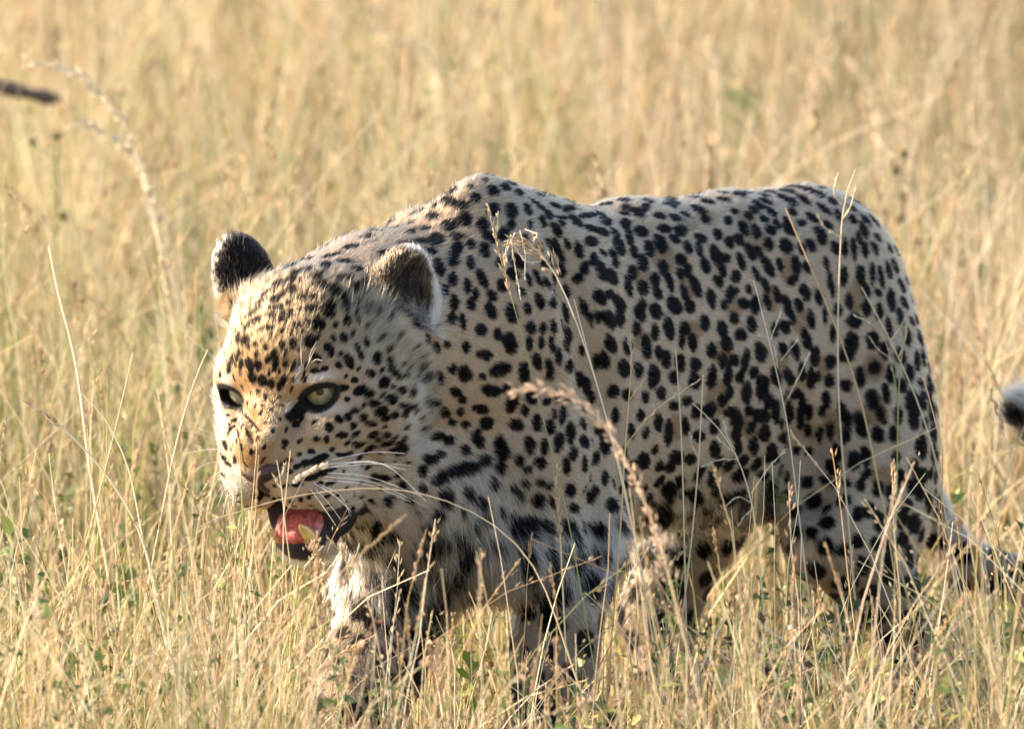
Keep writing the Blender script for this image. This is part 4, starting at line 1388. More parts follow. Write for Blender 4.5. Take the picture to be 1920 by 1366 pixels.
def clump(x, y, sc, seed):
    return noise3(np.stack([x * sc, y * sc, np.zeros_like(x)], 1), seed)


# leaf blades, low and dense, greener near the ground
def blade_layer(name, label, n, y0, y1, hfun, w0, palw, power=1.0, left=0.12, tuft=True):
    x, y = field(n, y0, y1, power=power, left=left)
    if tuft:
        nc = n // 9
        cx, cy = field(nc, y0, y1, power=power, left=left)
        k = rng.integers(0, nc, n)
        m = rng.random(n) < 0.75
        x[m] = cx[k[m]] + rng.normal(0, 0.022, m.sum())
        y[m] = cy[k[m]] + rng.normal(0, 0.022, m.sum())
    h = hfun(x, y)
    ok = h > 0.03
    x, y, h = x[ok], y[ok], h[ok]
    n = len(x)
    az = rng.uniform(0, 6.283, n)
    Pn = paths(x, y, h, np.abs(rng.normal(0.12, 0.16, n)), az, np.abs(rng.normal(0.12, 0.28, n)))
    ok = clear_of_leopard(Pn)
    Pn, x, y, h, az = Pn[ok], x[ok], y[ok], h[ok], az[ok]
    n = len(x)
    c1 = pick(n, palw)
    g = np.clip((clump(x, y, 2.2, 31) - 0.45) * 3, 0, 1)[:, None] * rng.random((n, 1))
    c1 = c1 * (0.55 + 0.9 * clump(x, y, 0.55, 61) + 0.25 * (clump(x, y, 2.5, 62) - .5))[:, None]
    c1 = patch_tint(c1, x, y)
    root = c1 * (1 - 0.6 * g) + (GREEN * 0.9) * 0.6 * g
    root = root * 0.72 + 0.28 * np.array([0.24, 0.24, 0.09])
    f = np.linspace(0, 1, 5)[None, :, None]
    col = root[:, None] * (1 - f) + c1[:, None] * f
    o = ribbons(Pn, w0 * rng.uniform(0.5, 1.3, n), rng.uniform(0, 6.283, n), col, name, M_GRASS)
    tag(o, label, 'grass', kind='stuff')


def h_bg(lo, hi):
    def f(x, y):
        return (lo + (hi - lo) * rng.random(len(x)) ** 1.4 * (0.6 + 0.8 * clump(x, y, 1.1, 41))) * np.clip(0.62 + 0.06 * y, 0.55, 1.0)
    return f


def h_fg(lo_py, hi_py, frac_hi, top_py):
    """foreground heights set so that the tops stay low over the animal"""
    def f(x, y):
        py = rng.uniform(lo_py, hi_py, len(x))
        k = rng.random(len(x)) < frac_hi
        py[k] = rng.uniform(top_py, lo_py, k.sum())
        xx = px_x(x, y)
        py = py + np.where((xx > 570) & (xx < 1150), 110, 0)
        free = (xx < 560) | (xx > 1790)
        py = np.where(free, py - rng.uniform(0, 260, len(x)), py)
        return np.clip(px_height(x, y, py), 0.0, 0.8)
    return f


def in_front(x, y):
    return (y < -0.07 + 0.8 * x) & (px_x(x, y) > 540) & (px_x(x, y) < 1800)


def h_mid(lo, hi, flo, fhi):
    a, b = h_bg(lo, hi), h_bg(flo, fhi)
    return lambda x, y: np.where(in_front(x, y), b(x, y), a(x, y))


blade_layer('grass', 'dry grass leaves close in front of the leopard', 2300, -1.1, -0.05, h_fg(1210, 1500, 0.10, 1080), 0.0012, [2, 1.5, 1.6, 2.5, 2.4, 2.8], left=0.1)
blade_layer('grass', 'grass leaves around and under the leopard', 7500, -0.4, 1.2, h_mid(0.05, 0.24, 0.03, 0.15), 0.0013, [2, 1.2, 1.6, 2.6, 2.6, 2.6], left=0.25)
blade_layer('grass', 'golden grass leaves behind the leopard', 22000, 0.9, 7.0, h_bg(0.10, 0.44), 0.0022, [5, 3.5, 2.4, 1.6, 1.2, 2.0], left=0.15)
blade_layer('grass', 'blurred golden grass leaves in the distance', 26000, 6.0, 15.0, h_bg(0.15, 0.6), 0.0034, [6, 4, 2.6, 1.4, 0.5, 1.2], power=0.8, left=0.08)


# flowering stems with seed heads
def stem_layer(name, label, n, y0, y1, hfun, rad, palw, heads=0.6, power=1.0, left=0.1, head_scale=1.0, sides=3):
    x, y = field(n, y0, y1, power=power, left=left)
    nc = max(1, n // 5)
    cx, cy = field(nc, y0, y1, power=power, left=left)
    k = rng.integers(0, nc, n)
    m = rng.random(n) < 0.6
    x[m] = cx[k[m]] + rng.normal(0, 0.03, m.sum())
    y[m] = cy[k[m]] + rng.normal(0, 0.03, m.sum())
    h = hfun(x, y)
    ok = h > 0.08
    x, y, h = x[ok], y[ok], h[ok]
    n = len(x)
    az = rng.normal(0.2, 1.3, n) + np.where(rng.random(n) < 0.45, math.pi, 0)
    Pn = paths(x, y, h, np.abs(rng.normal(0.08, 0.12, n)), az, np.where(rng.random(n) < 0.30, rng.uniform(0.25, 0.75, n), np.abs(rng.normal(0.03, 0.10, n))), 7)
    wig = rng.normal(0, 1, (n, 7, 3)) * (h[:, None, None] * 0.006)
    wig[:, 0] = 0
    Pn = Pn + wig
    ok = clear_of_leopard(Pn)
    Pn, h = Pn[ok], h[ok]
    n = len(h)
    col = pick(n, palw) * (0.60 + 0.8 * clump(Pn[:, 0, 0], Pn[:, 0, 1], 0.55, 61))[:, None]
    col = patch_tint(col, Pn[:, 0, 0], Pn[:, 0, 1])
    V, Q, c = tubes(Pn, rad * rng.uniform(0.75, 1.3, n), rad * 0.4 * np.ones(n), col, sides)
    me = mesh_np(name, V, Q)
    set_col(me, 'tint', c)
    o = link(name, me, M_STEM)
    tag(o, label, 'grass', kind='stuff')
    # seed heads
    sel = np.flatnonzero(rng.random(n) < heads)
    gp, gd, gl, gw, gc = [], [], [], [], []
    kind = rng.integers(0, 3, len(sel))
    for kd in range(3):
        s_ = sel[kind == kd]
        if len(s_) == 0:
            continue
        cnt = (12, 16, 9)[kd]
        tt = rng.random((len(s_), cnt)) * (0.16, 0.12, 0.30)[kd]
        f = (1 - tt) * 6
        i0 = np.clip(np.floor(f).astype(int), 0, 5)
        fr = (f - i0)[..., None]
        idx = s_[:, None]
        p = Pn[idx, i0] * (1 - fr) + Pn[idx, i0 + 1] * fr
        ax = vnorm((Pn[idx, i0 + 1] - Pn[idx, i0]).reshape(-1, 3)).reshape(len(s_), cnt, 3)
        rd = rng.normal(0, 1, (len(s_), cnt, 3))
        spread = (0.006, 0.0025, 0.022)[kd] * head_scale
        rd = rd - (rd * ax).sum(2, keepdims=True) * ax
        rd = rd / np.maximum(np.linalg.norm(rd, axis=2, keepdims=True), 1e-6)
        off = rd * spread * rng.random((len(s_), cnt, 1)) ** 0.5
        gp.append((p + off + ax * off.shape[1] * 0).reshape(-1, 3))
        gd.append((ax * (1.0, 1.0, 0.8)[kd] + rd * (0.45, 0.25, 0.7)[kd]).reshape(-1, 3))
        gl.append(np.full(len(s_) * cnt, (0.009, 0.008, 0.0075)[kd] * head_scale) * rng.uniform(0.7, 1.3, len(s_) * cnt))
        gw.append(np.full(len(s_) * cnt, (0.0013, 0.0014, 0.0012)[kd] * head_scale) * rng.uniform(0.7, 1.3, len(s_) * cnt))
        hc_ = np.array([[0.60, 0.45, 0.27], [0.52, 0.36, 0.20], [0.66, 0.52, 0.33]])[kd] * rng.uniform(0.8, 1.15, (len(s_), 1))
        gc.append(np.repeat(hc_, cnt, axis=0))
    if gp:
        V, T, c = grains(np.concatenate(gp), np.concatenate(gd), np.concatenate(gl), np.concatenate(gw), np.concatenate(gc))
        me = mesh_np(name + '_seeds', V, T, False)
        set_col(me, 'tint', c)
        so = link('grass_seeds', me, M_HEAD)
        tag(so, label.replace('stems', 'seed heads'), 'grass seeds', kind='stuff')


stem_layer('grass_stems', 'thin straw stems in front of the leopard', 1150, -1.1, -0.1, h_fg(1070, 1390, 0.16, 820), 0.0009, [6, 4, 2.5, 1.5, 0.6, 2], heads=0.7, left=0.04, head_scale=0.8)
stem_layer('grass_stems', 'straw stems around and beside the leopard', 1500, -0.4, 1.5, h_mid(0.22, 0.62, 0.08, 0.26), 0.00105, [6, 4, 2.5, 1.5, 0.6, 2], heads=0.5, left=0.12, head_scale=0.85)
stem_layer('grass_stems', 'golden grass stems behind the leopard', 3600, 0.9, 7.0, h_bg(0.30, 0.80), 0.0012, [6, 5, 2, 1.2, 0.4, 1.6], heads=0.6, left=0.08, head_scale=1.25)
stem_layer('grass_stems', 'blurred golden grass stems in the distance', 3600, 6.0, 15.0, h_bg(0.35, 0.9), 0.0020, [6, 5, 2, 1.4, 0.3, 1.2], heads=0.6, power=0.8, left=0.04, head_scale=1.9)


# low herbs between the grass: thin stalks with small leaves and dry husks
def undergrowth(name, label, n, y0, y1, hfun, left=0.1):
    x, y = field(n, y0, y1, left=left)
    h = hfun(x, y)
    ok = h > 0.04
    x, y, h = x[ok], y[ok], h[ok]
    n = len(x)
    Pn = paths(x, y, h, np.abs(rng.normal(0.15, 0.2, n)), rng.uniform(0, 6.283, n), rng.normal(0.05, 0.2, n), 6)
    Pn[:, 1:] += rng.normal(0, 1, (n, 5, 3)) * h[:, None, None] * 0.02
    ok = clear_of_leopard(Pn, 22)
    Pn, h = Pn[ok], h[ok]
    n = len(h)
    hue = rng.random(n)
    g = np.where((hue < 0.45)[:, None], np.array([0.10, 0.145, 0.045]), np.where((hue < 0.7)[:, None], np.array([0.26, 0.27, 0.09]), np.where((hue < 0.86)[:, None], np.array([0.34, 0.20, 0.12]), np.array([0.55, 0.42, 0.27]))))
    g = g * rng.uniform(0.7, 1.35, (n, 1))
    V1, Q1, c1 = tubes(Pn, np.full(n, 0.0009), np.full(n, 0.0005), g * 0.9 + 0.02)
    m = 13
    t = rng.uniform(0.25, 1.0, (n, m)) * 4.99
    i0 = np.floor(t).astype(int)
    f = (t - i0)[..., None]
    idx = np.arange(n)[:, None]
    b = Pn[idx, i0] * (1 - f) + Pn[idx, i0 + 1] * f
    az = rng.uniform(0, 6.283, (n, m))
    el_ = rng.uniform(-0.5, 1.0, (n, m))
    d = np.stack([np.cos(az) * np.cos(el_), np.sin(az) * np.cos(el_), np.sin(el_)], -1)
    L_ = (rng.uniform(0.006, 0.020, (n, m)) * np.where(hue < 0.7, 1.0, 0.6)[:, None])[..., None]
    sd = np.cross(d, rng.normal(0, 1, (n, m, 3)))
    sd /= np.maximum(np.linalg.norm(sd, axis=2, keepdims=True), 1e-6)
    nr = np.cross(sd, d)
    w = L_ * rng.uniform(0.16, 0.38, (n, m))[..., None]
    V2 = np.stack([b, b + d * L_ * 0.45 + sd * w + nr * w * 0.4, b + d * L_ * 0.5, b + d * L_ * 0.45 - sd * w + nr * w * 0.4, b + d * L_ - nr * w * 0.5], 2).reshape(-1, 3)
    o5 = (np.arange(n * m) * 5)[:, None]
    T2 = (o5[:, :, None] + np.array([[0, 1, 2], [0, 2, 3], [1, 4, 2], [2, 4, 3]])[None]).reshape(-1, 3)
    c2 = np.repeat(np.repeat(g, m, axis=0) * rng.uniform(0.6, 1.5, (n * m, 1)), 5, axis=0)
    me = mesh_np(name, np.concatenate([V1, V2]), [Q1, T2 + len(V1)])
    set_col(me, 'tint', np.clip(np.concatenate([c1, c2]), 0.01, 0.9))
    o = link(name, me, M_LEAF)
    tag(o, label, 'undergrowth', kind='stuff')


undergrowth('undergrowth', 'small green and brown herbs low in front of the leopard', 420, -1.0, 0.0, h_fg(1150, 1420, 0.1, 1080))
undergrowth('undergrowth', 'small green and brown herbs around the leopard', 950, -0.3, 1.6, h_mid(0.10, 0.38, 0.05, 0.16))
undergrowth('undergrowth', 'green herbs scattered in the grass behind the leopard', 1100, 1.2, 6.5, h_bg(0.12, 0.45))
# ------------------------------------------------------------------ single stems, stalks and plants one can point at
def smooth(pts, n=24):
    pts = np.asarray(pts, float)
    k = np.concatenate([[0], np.cumsum(np.linalg.norm(np.diff(pts, axis=0), axis=1))])
    t = np.linspace(0, k[-1], n)
    q = np.stack([np.interp(t, k, pts[:, j]) for j in range(3)], 1)
    for _ in range(2):
        q[1:-1] = 0.25 * q[:-2] + 0.5 * q[1:-1] + 0.25 * q[2:]
    return q


def auto_d(pp, gap=110):
    ds = [h_[0][1] for h_ in (hit(x, y) for x, y in pp) if h_ is not None]
    return (min(ds) - gap) if ds else 0.0


def colored(name, V, F, rgb, mat, parent=None, smooth_=True):
    me = mesh_np(name, V, F, smooth_)
    set_col(me, 'tint', np.tile(np.asarray(rgb, float), (len(V), 1)) if np.ndim(rgb) == 1 else rgb)
    return link(name, me, mat, parent)


def seeds_on(path, n, spread, ln, wd, rgb, parent, name='seed_head', t0=0.0, t1=1.0, lean=0.5):
    """a head of spikelets along a world-space path (fractions t0..t1)"""
    m = len(path)
    t = rng.uniform(t0, t1, n) * (m - 1)
    i = np.clip(np.floor(t).astype(int), 0, m - 2)
    f = (t - i)[:, None]
    p = path[i] * (1 - f) + path[i + 1] * f
    ax = vnorm(path[i] - path[i + 1])
    rd = rng.normal(0, 1, (n, 3))
    rd = vnorm(rd - (rd * ax).sum(1, keepdims=True) * ax)
    V, T, c = grains(p + rd * spread * rng.random((n, 1)), ax + rd * lean, ln * rng.uniform(.7, 1.3, n), wd * rng.uniform(.7, 1.3, n),
                     np.asarray(rgb) * rng.uniform(0.75, 1.2, (n, 1)))
    return colored(name, V, T, c, M_HEAD, parent, False)


def stem_thing(label, px, d=None, r=0.0010, col=STRAW, group='tall stems in front of the leopard', branches=(), heads=(), name='grass_stem', cat='grass stem', root=True):
    """px: tip first, downwards; the last point runs on to the ground"""
    if d is None:
        d = auto_d(px)
    pts = [W(P(x, y, d))[0] for x, y in px]
    if root:
        a, b = pts[-2], pts[-1]
        g = b.copy()
        dx = np.clip((b[0] - a[0]) / max(a[2] - b[2], 0.02), -0.35, 0.35)
        g[0] += dx * max(b[2], 0)
        g[2] = float(ground_z(g[0], g[1])) - 0.004
        if b[2] > 0.02:
            pts.append(g)
    pts = np.array(pts)
    q = smooth(pts)
    o = empty(name, q[-1])
    tag(o, label, cat, group)
    V, F = tube(q, np.linspace(r * 0.55, r, len(q)), 5)
    colored('stalk', V, F, col * rng.uniform(0.9, 1.1), M_STEM, o)
    for bp in branches:
        b = smooth([W(P(x, y, d))[0] + np.array([0, rng.normal(0, 0.006), 0]) * (k > 0) for k, (x, y) in enumerate(bp)], 12)
        V, F = tube(b, np.linspace(r * 0.6, r * 0.35, len(b)), 4)
        br = colored('branch', V, F, col * rng.uniform(0.9, 1.1), M_STEM, o)
        k = max(4, int(np.linalg.norm(b[-1] - b[0]) / 0.006))
        seeds_on(b[::-1], k, 0.0015, 0.007, 0.0010, PALE_STRAW * 0.9, br, 'spikelet', 0.0, 0.8, 0.3)
    for (t0, t1, n, sp, ln, wd, rgb) in heads:
        seeds_on(q, n, sp, ln, wd, rgb, o, 'seed_head', t0, t1)
    return o


HD = np.array([0.55, 0.42, 0.26])
HB = np.array([0.40, 0.26, 0.14])
stem_thing('tallest straw stem, upright over the leopard hip, forking into curled twigs above the back',
           [(1604, 318), (1580, 352), (1577, 446), (1573, 525), (1570, 613), (1571, 720), (1574, 788), (1584, 905), (1593, 1007)], r=0.0013, col=STRAW,
           branches=[[(1577, 446), (1543, 425), (1531, 397)], [(1580, 411), (1596, 384), (1604, 349)], [(1577, 382), (1561, 361), (1571, 323)]])
stem_thing('straight orange straw stem slanting across the haunch from the loin', [(1473, 390), (1522, 505), (1570, 620), (1601, 700), (1631, 817), (1648, 920), (1678, 1031)], r=0.0014, col=OCHRE * 1.25)
stem_thing('upright yellow-green stem over the rear thigh', [(1700, 606), (1686, 690), (1684, 760), (1683, 817), (1681, 930), (1679, 1031)], r=0.0012, col=OLIVE * 1.1,
           branches=[[(1684, 750), (1664, 640), (1630, 600), (1602, 592)]])
stem_thing('slanting straw stem nearest the tail, over the rear edge of the rump', [(1615, 538), (1664, 625), (1708, 720), (1730, 776), (1757, 864), (1772, 960)], r=0.0013, col=STRAW,
           branches=[[(1669, 640), (1690, 612), (1697, 592)], [(1686, 668), (1700, 630), (1700, 604)], [(1666, 669), (1644, 654), (1631, 630)]])
o = stem_thing('bent stem with a drooping tangled seed head in front of the shoulder', [(945, 452), (962, 436), (985, 430), (1006, 452), (1023, 478), (1052, 525), (1090, 627), (1120, 720), (1150, 830), (1190, 1010)], r=0.0012, col=PALE_STRAW,
               branches=[[(966, 436), (950, 470), (948, 500)], [(958, 440), (962, 480), (970, 520), (976, 560)], [(975, 432), (985, 470), (984, 520)], [(985, 430), (1010, 436), (1000, 450)], [(960, 455), (985, 490), (1015, 490)], [(953, 450), (945, 490), (950, 530)]],
               heads=[(0.0, 0.13, 70, 0.012, 0.010, 0.0011, HD)])
stem_thing('thin green stem with a short narrow seed spike just left of the drooping seed head', [(914, 380), (925, 440), (944, 502), (967, 583), (997, 704), (1010, 752), (1037, 858), (1064, 960), (1088, 1100)], r=0.0009, col=OLIVE,
           branches=[[(930, 450), (934, 420), (933, 398)]], heads=[(0.0, 0.15, 40, 0.004, 0.008, 0.0012, HD)])
stem_thing('smooth straw stem leaning right in front of the ribs', [(1076, 560), (1110, 690), (1140, 795), (1169, 896), (1199, 1060)], r=0.0011, col=STRAW)
stem_thing('stem with a bent yellow tip and one long arching side branch on the ribs',
           [(1181, 624), (1190, 640), (1183, 700), (1172, 836), (1164, 982), (1158, 1060)], r=0.0011, col=OCHRE * 1.3,
           branches=[[(1172, 836), (1221, 771), (1275, 733), (1313, 712)], [(1181, 748), (1198, 724), (1210, 710)]], heads=[(0.0, 0.12, 16, 0.003, 0.008, 0.0012, HD)])
stem_thing('left one of two long straight stems rising side by side over the belly', [(1266, 652), (1270, 690), (1276, 790), (1280, 880), (1284, 1060)], r=0.0012, col=STRAW)
stem_thing('right one of two long straight stems rising side by side over the belly', [(1318, 702), (1314, 790), (1310, 866), (1300, 980), (1291, 1060)], r=0.0012, col=STRAW,
           branches=[[(1310, 860), (1296, 830), (1293, 812)]])
stem_thing('branching dry panicle with fine forked twigs against the flank', [(1300, 757), (1340, 790), (1378, 842), (1400, 900), (1414, 960), (1424, 1060)], r=0.0009, col=PALE_STRAW,
           branches=[[(1378, 842), (1362, 815), (1358, 788)], [(1380, 850), (1352, 830), (1342, 818)], [(1408, 925), (1440, 880), (1475, 845)], [(1385, 860), (1350, 862), (1315, 872)], [(1412, 945), (1385, 930), (1360, 948)],
                     [(1414, 950), (1392, 965), (1384, 985)]])
stem_thing('forked dry panicle high on the flank, left of the tallest stem', [(1413, 525), (1428, 580), (1441, 635), (1447, 660), (1462, 720), (1478, 800), (1490, 900)], r=0.0009, col=PALE_STRAW,
           branches=[[(1444, 638), (1455, 610), (1464, 588)], [(1440, 636), (1428, 630), (1420, 626)], [(1464, 676), (1480, 655), (1498, 637)], [(1458, 690), (1454, 665), (1452, 650)], [(1478, 745), (1500, 700), (1518, 660)]])
stem_thing('long thin stem arching across the leopard mouth and throat', [(372, 988), (425, 965), (480, 946), (540, 930), (600, 920), (680, 913), (750, 912), (850, 938), (940, 985), (1010, 1060), (1040, 1150)], d=-640, r=0.0010, col=STRAW,
           branches=[[(425, 965), (396, 975), (372, 996)], [(410, 970), (392, 964), (384, 956)]])
stem_thing('upright stem with a dense narrow seed spike below the shoulder', [(1045, 868), (1040, 890), (1043, 930), (1048, 960), (1053, 1060)], r=0.0012, col=STRAW, heads=[(0.0, 0.24, 90, 0.003, 0.008, 0.0013, HD)])
stem_thing('blurred thick pinkish seed plume nearest the camera, curving over the ribs', [(950, 735), (990, 722), (1040, 716), (1090, 742), (1130, 775), (1170, 850), (1205, 930), (1235, 1000), (1260, 1100)], d=-1900, r=0.0013, col=HD * 1.4,
           heads=[(0.0, 0.42, 170, 0.008, 0.009, 0.0014, np.array([0.76, 0.58, 0.42]))])
stem_thing('tall upright yellowish stem before the leopard muzzle', [(448, 820), (452, 880), (455, 960), (458, 1060), (462, 1200)], d=-700, r=0.0011, col=OLIVE * 1.15)
stem_thing('slim stem with twiggy tip beside the nose', [(519, 862), (526, 880), (528, 905), (530, 940), (540, 1030), (560, 1150)], d=-660, r=0.0007, col=PALE_STRAW, branches=[[(527, 892), (533, 878), (533, 868)], [(528, 915), (518, 905), (514, 890)]])
stem_thing('stem with clustered brown seeds in front of the chin', [(590, 1010), (584, 1035), (592, 1070), (600, 1110), (612, 1180)], d=-680, r=0.0010, col=STRAW, heads=[(0.0, 0.3, 90, 0.011, 0.008, 0.0022, np.array([0.46, 0.32, 0.19]))])
stem_thing('beaded seed stem under the near cheek', [(616, 866), (585, 882), (568, 890), (549, 905)], d=-650, r=0.0007, col=PALE_STRAW, heads=[(0.05, 0.95, 12, 0.002, 0.009, 0.0030, PALE_STRAW)], root=False)
stem_thing('forked twiggy stem at the mouth corner beside the throat', [(640, 1010), (650, 1040), (656, 1080), (640, 1180)], d=-640, r=0.0010, col=OCHRE * 1.2,
           branches=[[(650, 1040), (628, 1022), (612, 1000)], [(653, 1060), (640, 1035), (636, 1018)], [(654, 1070), (668, 1040), (674, 1020)]], heads=[(0.0, 0.15, 16, 0.003, 0.009, 0.0014, HD)])
# left of the animal
gl = 'arching stems left of the leopard'
stem_thing('thick pale arching stem sweeping down to the right, lower left', [(38, 748), (70, 762), (120, 800), (200, 885), (245, 955), (270, 1010), (290, 1090), (312, 1200), (335, 1300)], d=-420, r=0.0017, col=PALE_STRAW, group=gl, heads=[(0.0, 0.10, 14, 0.003, 0.010, 0.0016, HD)])
stem_thing('second pale arching stem, behind the thick one and nearer the leopard', [(150, 735), (172, 745), (210, 800), (245, 880), (262, 980), (290, 1110)], d=-250, r=0.0013, col=PALE_STRAW, group=gl)
stem_thing('straw stem leaning steeply right between the two arching stems', [(250, 660), (232, 740), (210, 830), (185, 930), (160, 1030), (120, 1130)], d=-200, r=0.0012, col=STRAW, group=gl)
stem_thing('low bent straw blade across the bottom left corner', [(2, 1100), (60, 1140), (110, 1190), (160, 1240)], d=-520, r=0.0020, col=PALE_STRAW, group=gl)
stem_thing('tall straw stem leaning left at the far left, tip broken over', [(92, 460), (110, 560), (136, 640), (150, 720), (165, 860), (190, 1000)], d=350, r=0.0019, col=PALE_STRAW, group=gl)
stem_thing('short straw stem leaning right beside the leopard brow', [(390, 655), (372, 690), (350, 760), (330, 830), (310, 930)], d=-50, r=0.0015, col=PALE_STRAW, group=gl)
# blurred, behind
gb = 'blurred nodding seed heads behind the leopard'
for lab, pp, d in (('nodding seed head arching right in the upper left background', [(40, 118), (90, 108), (140, 128), (190, 160), (225, 210), (262, 290), (285, 380), (305, 500)], 2300),
                   ('small nodding seed head left of the ear in the background', [(130, 232), (180, 236), (225, 248), (255, 290), (275, 360)], 2600),
                   ('nodding seed head above the shoulder in the background', [(700, 75), (750, 66), (800, 80), (815, 130), (830, 240), (840, 330)], 5400),
                   ('curled pale seed head above the loin in the background', [(1325, 70), (1335, 90), (1340, 140), (1345, 230), (1350, 330)], 5200),
                   ('drooping pale seed head above the rump in the background', [(1585, 110), (1615, 130), (1640, 170), (1645, 250), (1650, 400)], 5000)):
    stem_thing(lab, pp, d=d, r=0.0017, col=PALE_STRAW, group=gb, heads=[(0.0, 0.36, 70, 0.008, 0.014, 0.0022, PALE_STRAW)])


# brown stalks with seed whorls
def whorl_stalk(label, x, y0, y1, d, lean=6, dark=True):
    px = [(x + lean * t + 4 * math.sin(5 * t + x), y0 + (y1 - y0) * t) for t in np.linspace(0, 1, 7)]
    pts = [W(P(a, b, d))[0] for a, b in px]
    g = pts[-1].copy()
    g[2] = float(ground_z(g[0], g[1])) - 0.004
    pts.append(g)
    q = smooth(pts, 26)
    o = empty('whorled_stalk', q[-1])
    tag(o, label, 'seed stalk', 'dry stalks with brown seed whorls')
    V, F = tube(q, np.linspace(0.0007, 0.0013, len(q)), 5)
    colored('stalk', V, F, (0.26, 0.17, 0.10), M_STEM, o)
    n = int((y1 - y0) / 34)
    for k in range(n):
        c = W(P(x + lean * (k + .3) / n, y0 + 6 + k * 34 * rng.uniform(.92, 1.08), d))[0]
        m = 26
        dr = rng.normal(0, 1, (m, 3)) * np.array([1, 1, 0.35])
        dr = vnorm(dr)
        V, T, cc = grains(c + dr * 0.0042, dr + np.array([0, 0, .35]), rng.uniform(.006, .009, m), rng.uniform(.0014, .0022, m), np.array([0.17, 0.095, 0.055]) * rng.uniform(.6, 1.7, (m, 1)))
        colored('seed_whorl', V, T, cc, M_HEAD, o, False)


for lab, x, y0, y1, d in (('whorled brown stalk leaning against the flank gap, tallest of its patch', 1432, 1150, 1400, -60),
                          ('whorled brown stalk just right of the tallest one', 1472, 1200, 1420, -120),
                          ('short whorled brown stalk under the belly between the hind legs', 1366, 1125, 1300, 60),
                          ('whorled brown stalk beside the green leafy weed', 1506, 1170, 1400, -40),
                          ('whorled brown stalk low in the grass before the near foreleg', 1062, 1240, 1420, -300),
                          ('whorled brown stalk at the bottom left below the arching stems', 78, 1250, 1420, -500),
                          ('whorled brown stalk low left of the far foreleg', 455, 1230, 1420, -560),
                          ('whorled brown stalk in the lower left thicket, short', 215, 1180, 1360, -380)):
    whorl_stalk(lab, x, y0, y1, d)


# leafy weed before the hind leg
def leaf(base, tipv, width, col, parent, fold=0.25):
    base, tipv = np.asarray(base), np.asarray(tipv)
    ax = unit(tipv - base)
    sd = unit(np.cross(ax, [0.2, -0.8, 0.55]))
    nr = np.cross(sd, ax)
    L_ = np.linalg.norm(tipv - base)
    V = []
    for t in np.linspace(0, 1, 9):
        w = width * (math.sin(math.pi * min(1, t * 0.92 + 0.06)) ** 0.8) * (1 + 0.14 * math.cos(t * 40)) * (0.08 if t == 1 else 1)
        m = base + ax * L_ * t - nr * L_ * 0.22 * t * t
        V += [m - sd * w + nr * w * fold, m, m + sd * w + nr * w * fold]
    Q = []
    for i in range(8):
        for j in (0, 1):
            a = i * 3 + j
            Q.append((a, a + 1, a + 4, a + 3))
    return colored('leaf', np.array(V), np.array(Q), col, M_LEAF, parent)


def weed(label, x, y, d, leaves, stem_top, green, cat='weed', group=None):
    top = W(P(*stem_top, d))[0]
    g = W(P(x, y, d))[0]
    g[2] = float(ground_z(g[0], g[1])) - 0.004
    o = empty('leafy_weed', g)
    tag(o, label, cat, group)
    q = smooth([top, (top + g) / 2 + np.array([0.006, 0, 0]), g], 14)
    V, F = tube(q, np.linspace(0.001, 0.0022, len(q)), 5)
    colored('stalk', V, F, green * 1.2, M_STEM, o)
    for (bx, by, tx, ty, w) in leaves:
        b, t = W(P(bx, by, d))[0], W(P(tx, ty, d + rng.uniform(-45, 45)))[0]
        leaf(b, t, w * S, green * rng.uniform(0.75, 1.3), o)
        V, F = tube(np.array([q[np.argmin(np.abs(q[:, 2] - b[2] + 0.004))], b]), [0.0008, 0.0006], 4)
        colored('leaf_stalk', V, F, green * 1.2, M_STEM, o)


LG = np.array([0.055, 0.085, 0.030])
weed('dark green broad-leaved weed in front of the rear leg', 1578, 1400, 250,
     [(1575, 1150, 1592, 1115, 17), (1590, 1142, 1612, 1126, 12), (1568, 1165, 1525, 1148, 18), (1572, 1180, 1598, 1160, 14), (1566, 1188, 1532, 1178, 12), (1580, 1205, 1620, 1196, 15), (1570, 1215, 1535, 1235, 14), (1582, 1240, 1520, 1268, 12), (1578, 1270, 1600, 1300, 14), (1574, 1290, 1545, 1310, 12)], (1580, 1140), LG)
weed('small bright green weed between the forelegs', 880, 1400, -60, [(880, 1250, 872, 1218, 7), (884, 1262, 902, 1235, 8), (878, 1270, 860, 1252, 8), (882, 1290, 905, 1275, 9)], (881, 1245), np.array([0.22, 0.30, 0.05]))
weed('green weed under the dark shadow at the left edge', 20, 1150, 300, [(22, 1000, 8, 970, 14), (26, 1015, 50, 990, 13), (22, 1040, -5, 1030, 14), (28, 1050, 60, 1045, 12)], (24, 985), np.array([0.12, 0.17, 0.05]))
weed('green weed right of the fork by the left arching stems', 230, 1200, 150, [(232, 1075, 216, 1050, 11), (236, 1085, 262, 1062, 12), (230, 1105, 205, 1098, 12), (236, 1120, 260, 1112, 11)], (233, 1062), np.array([0.13, 0.18, 0.06]))
weed('bright green weed low behind the leopard brow', 372, 900, 3600, [(372, 620, 355, 590, 20), (378, 640, 405, 610, 20), (370, 660, 340, 650, 20), (380, 670, 415, 662, 18), (374, 610, 380, 570, 18)], (375, 600), np.array([0.14, 0.20, 0.05]))
weed('blurred green weed above the loin in the background', 1385, 420, 6200, [(1385, 200, 1362, 160, 22), (1390, 210, 1425, 175, 20), (1384, 230, 1350, 215, 20)], (1386, 190), np.array([0.30, 0.32, 0.09]))


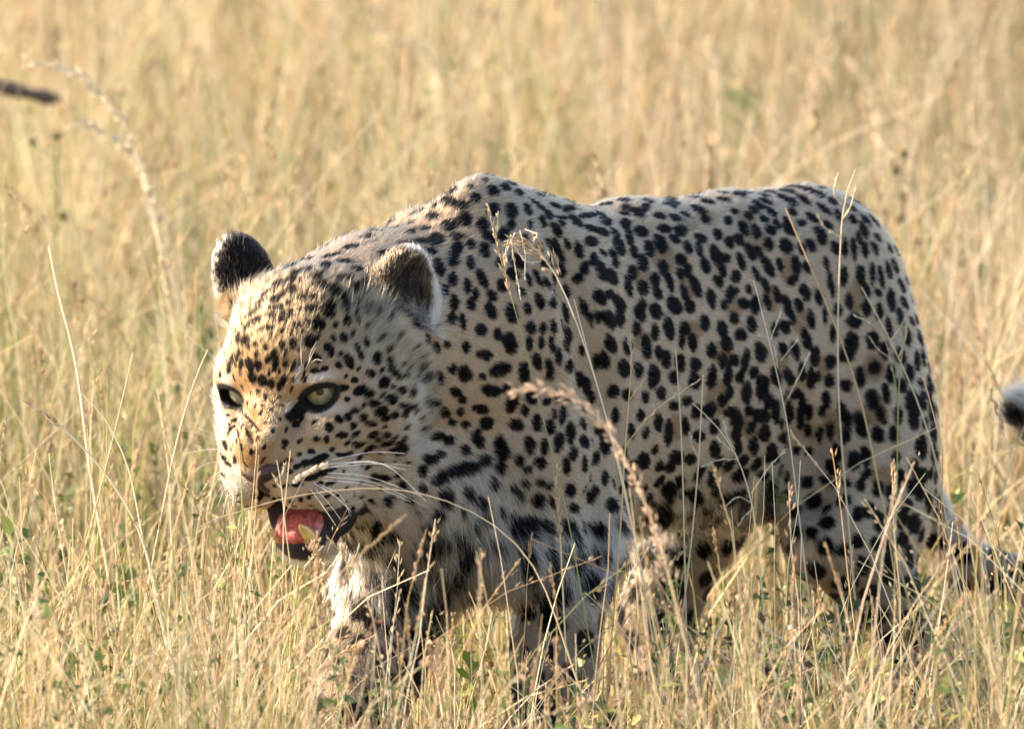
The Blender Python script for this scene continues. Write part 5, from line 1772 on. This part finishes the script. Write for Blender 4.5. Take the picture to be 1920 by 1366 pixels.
def bud_plant(label, x, tops, d):
    g = W(P(x, 700, d))[0]
    g[2] = float(ground_z(g[0], g[1]))
    o = empty('bud_plant', g)
    tag(o, label, 'weed', 'weeds with dark round buds')
    t0 = W(P(*tops[0], d))[0]
    q = smooth([t0, (t0 + g) / 2, g], 16)
    V, F = tube(q, np.linspace(0.0012, 0.002, len(q)), 5)
    colored('stalk', V, F, np.array([0.20, 0.22, 0.09]), M_STEM, o)
    for (bx, by) in tops:
        c = W(P(bx, by, d))[0]
        m = 34
        dr = vnorm(rng.normal(0, 1, (m, 3)))
        V, T, cc = grains(c + dr * 0.003, dr, np.full(m, 0.007), np.full(m, 0.0024), np.array([0.17, 0.145, 0.06]) * rng.uniform(.6, 1.6, (m, 1)))
        colored('bud', V, T, cc, M_HEAD, o, False)
        a = q[np.argmin(np.linalg.norm(q - c - np.array([0, 0, -0.03]), axis=1))]
        V, F = tube(np.array([c, a]), [0.0008, 0.001], 4)
        colored('bud_stalk', V, F, np.array([0.20, 0.22, 0.09]), M_STEM, o)


bud_plant('blurred bud plant right of the rump, tall in the background', 1690, [(1696, 288), (1680, 320), (1692, 370), (1686, 412)], 3200)
bud_plant('blurred bud plant with dark buds at the far left under the twig', 105, [(106, 256), (62, 266), (118, 405)], 3200)

# dead twig, far left
pp = [(-70, 150), (-20, 158), (10, 162), (34, 172), (60, 176), (84, 186)]
q = smooth([W(P(x, y, 4600))[0] for x, y in pp] + [W(P(116, 188, 4600))[0]], 20)[::-1]
g = W(P(-70, 150, 4600))[0]
gg = g.copy()
gg[2] = float(ground_z(g[0], g[1]))
gg[0] -= 0.12
q = smooth(np.concatenate([q, [(g + gg) / 2 + np.array([-0.03, 0, 0.05])], [gg]]), 30)
tw = empty('dead_twig', gg)
tag(tw, 'dark bare twig poking in at the upper left edge', 'twig')
V, F = tube(q, (np.linspace(0.008, 0.011, len(q)) + 0.002 * np.sin(np.arange(len(q)) * 2.3)) * np.where(np.arange(len(q)) < 1, 0.5, 1), 7)
colored('branch', V, F, np.array([0.11, 0.075, 0.06]), M_STEM, tw)
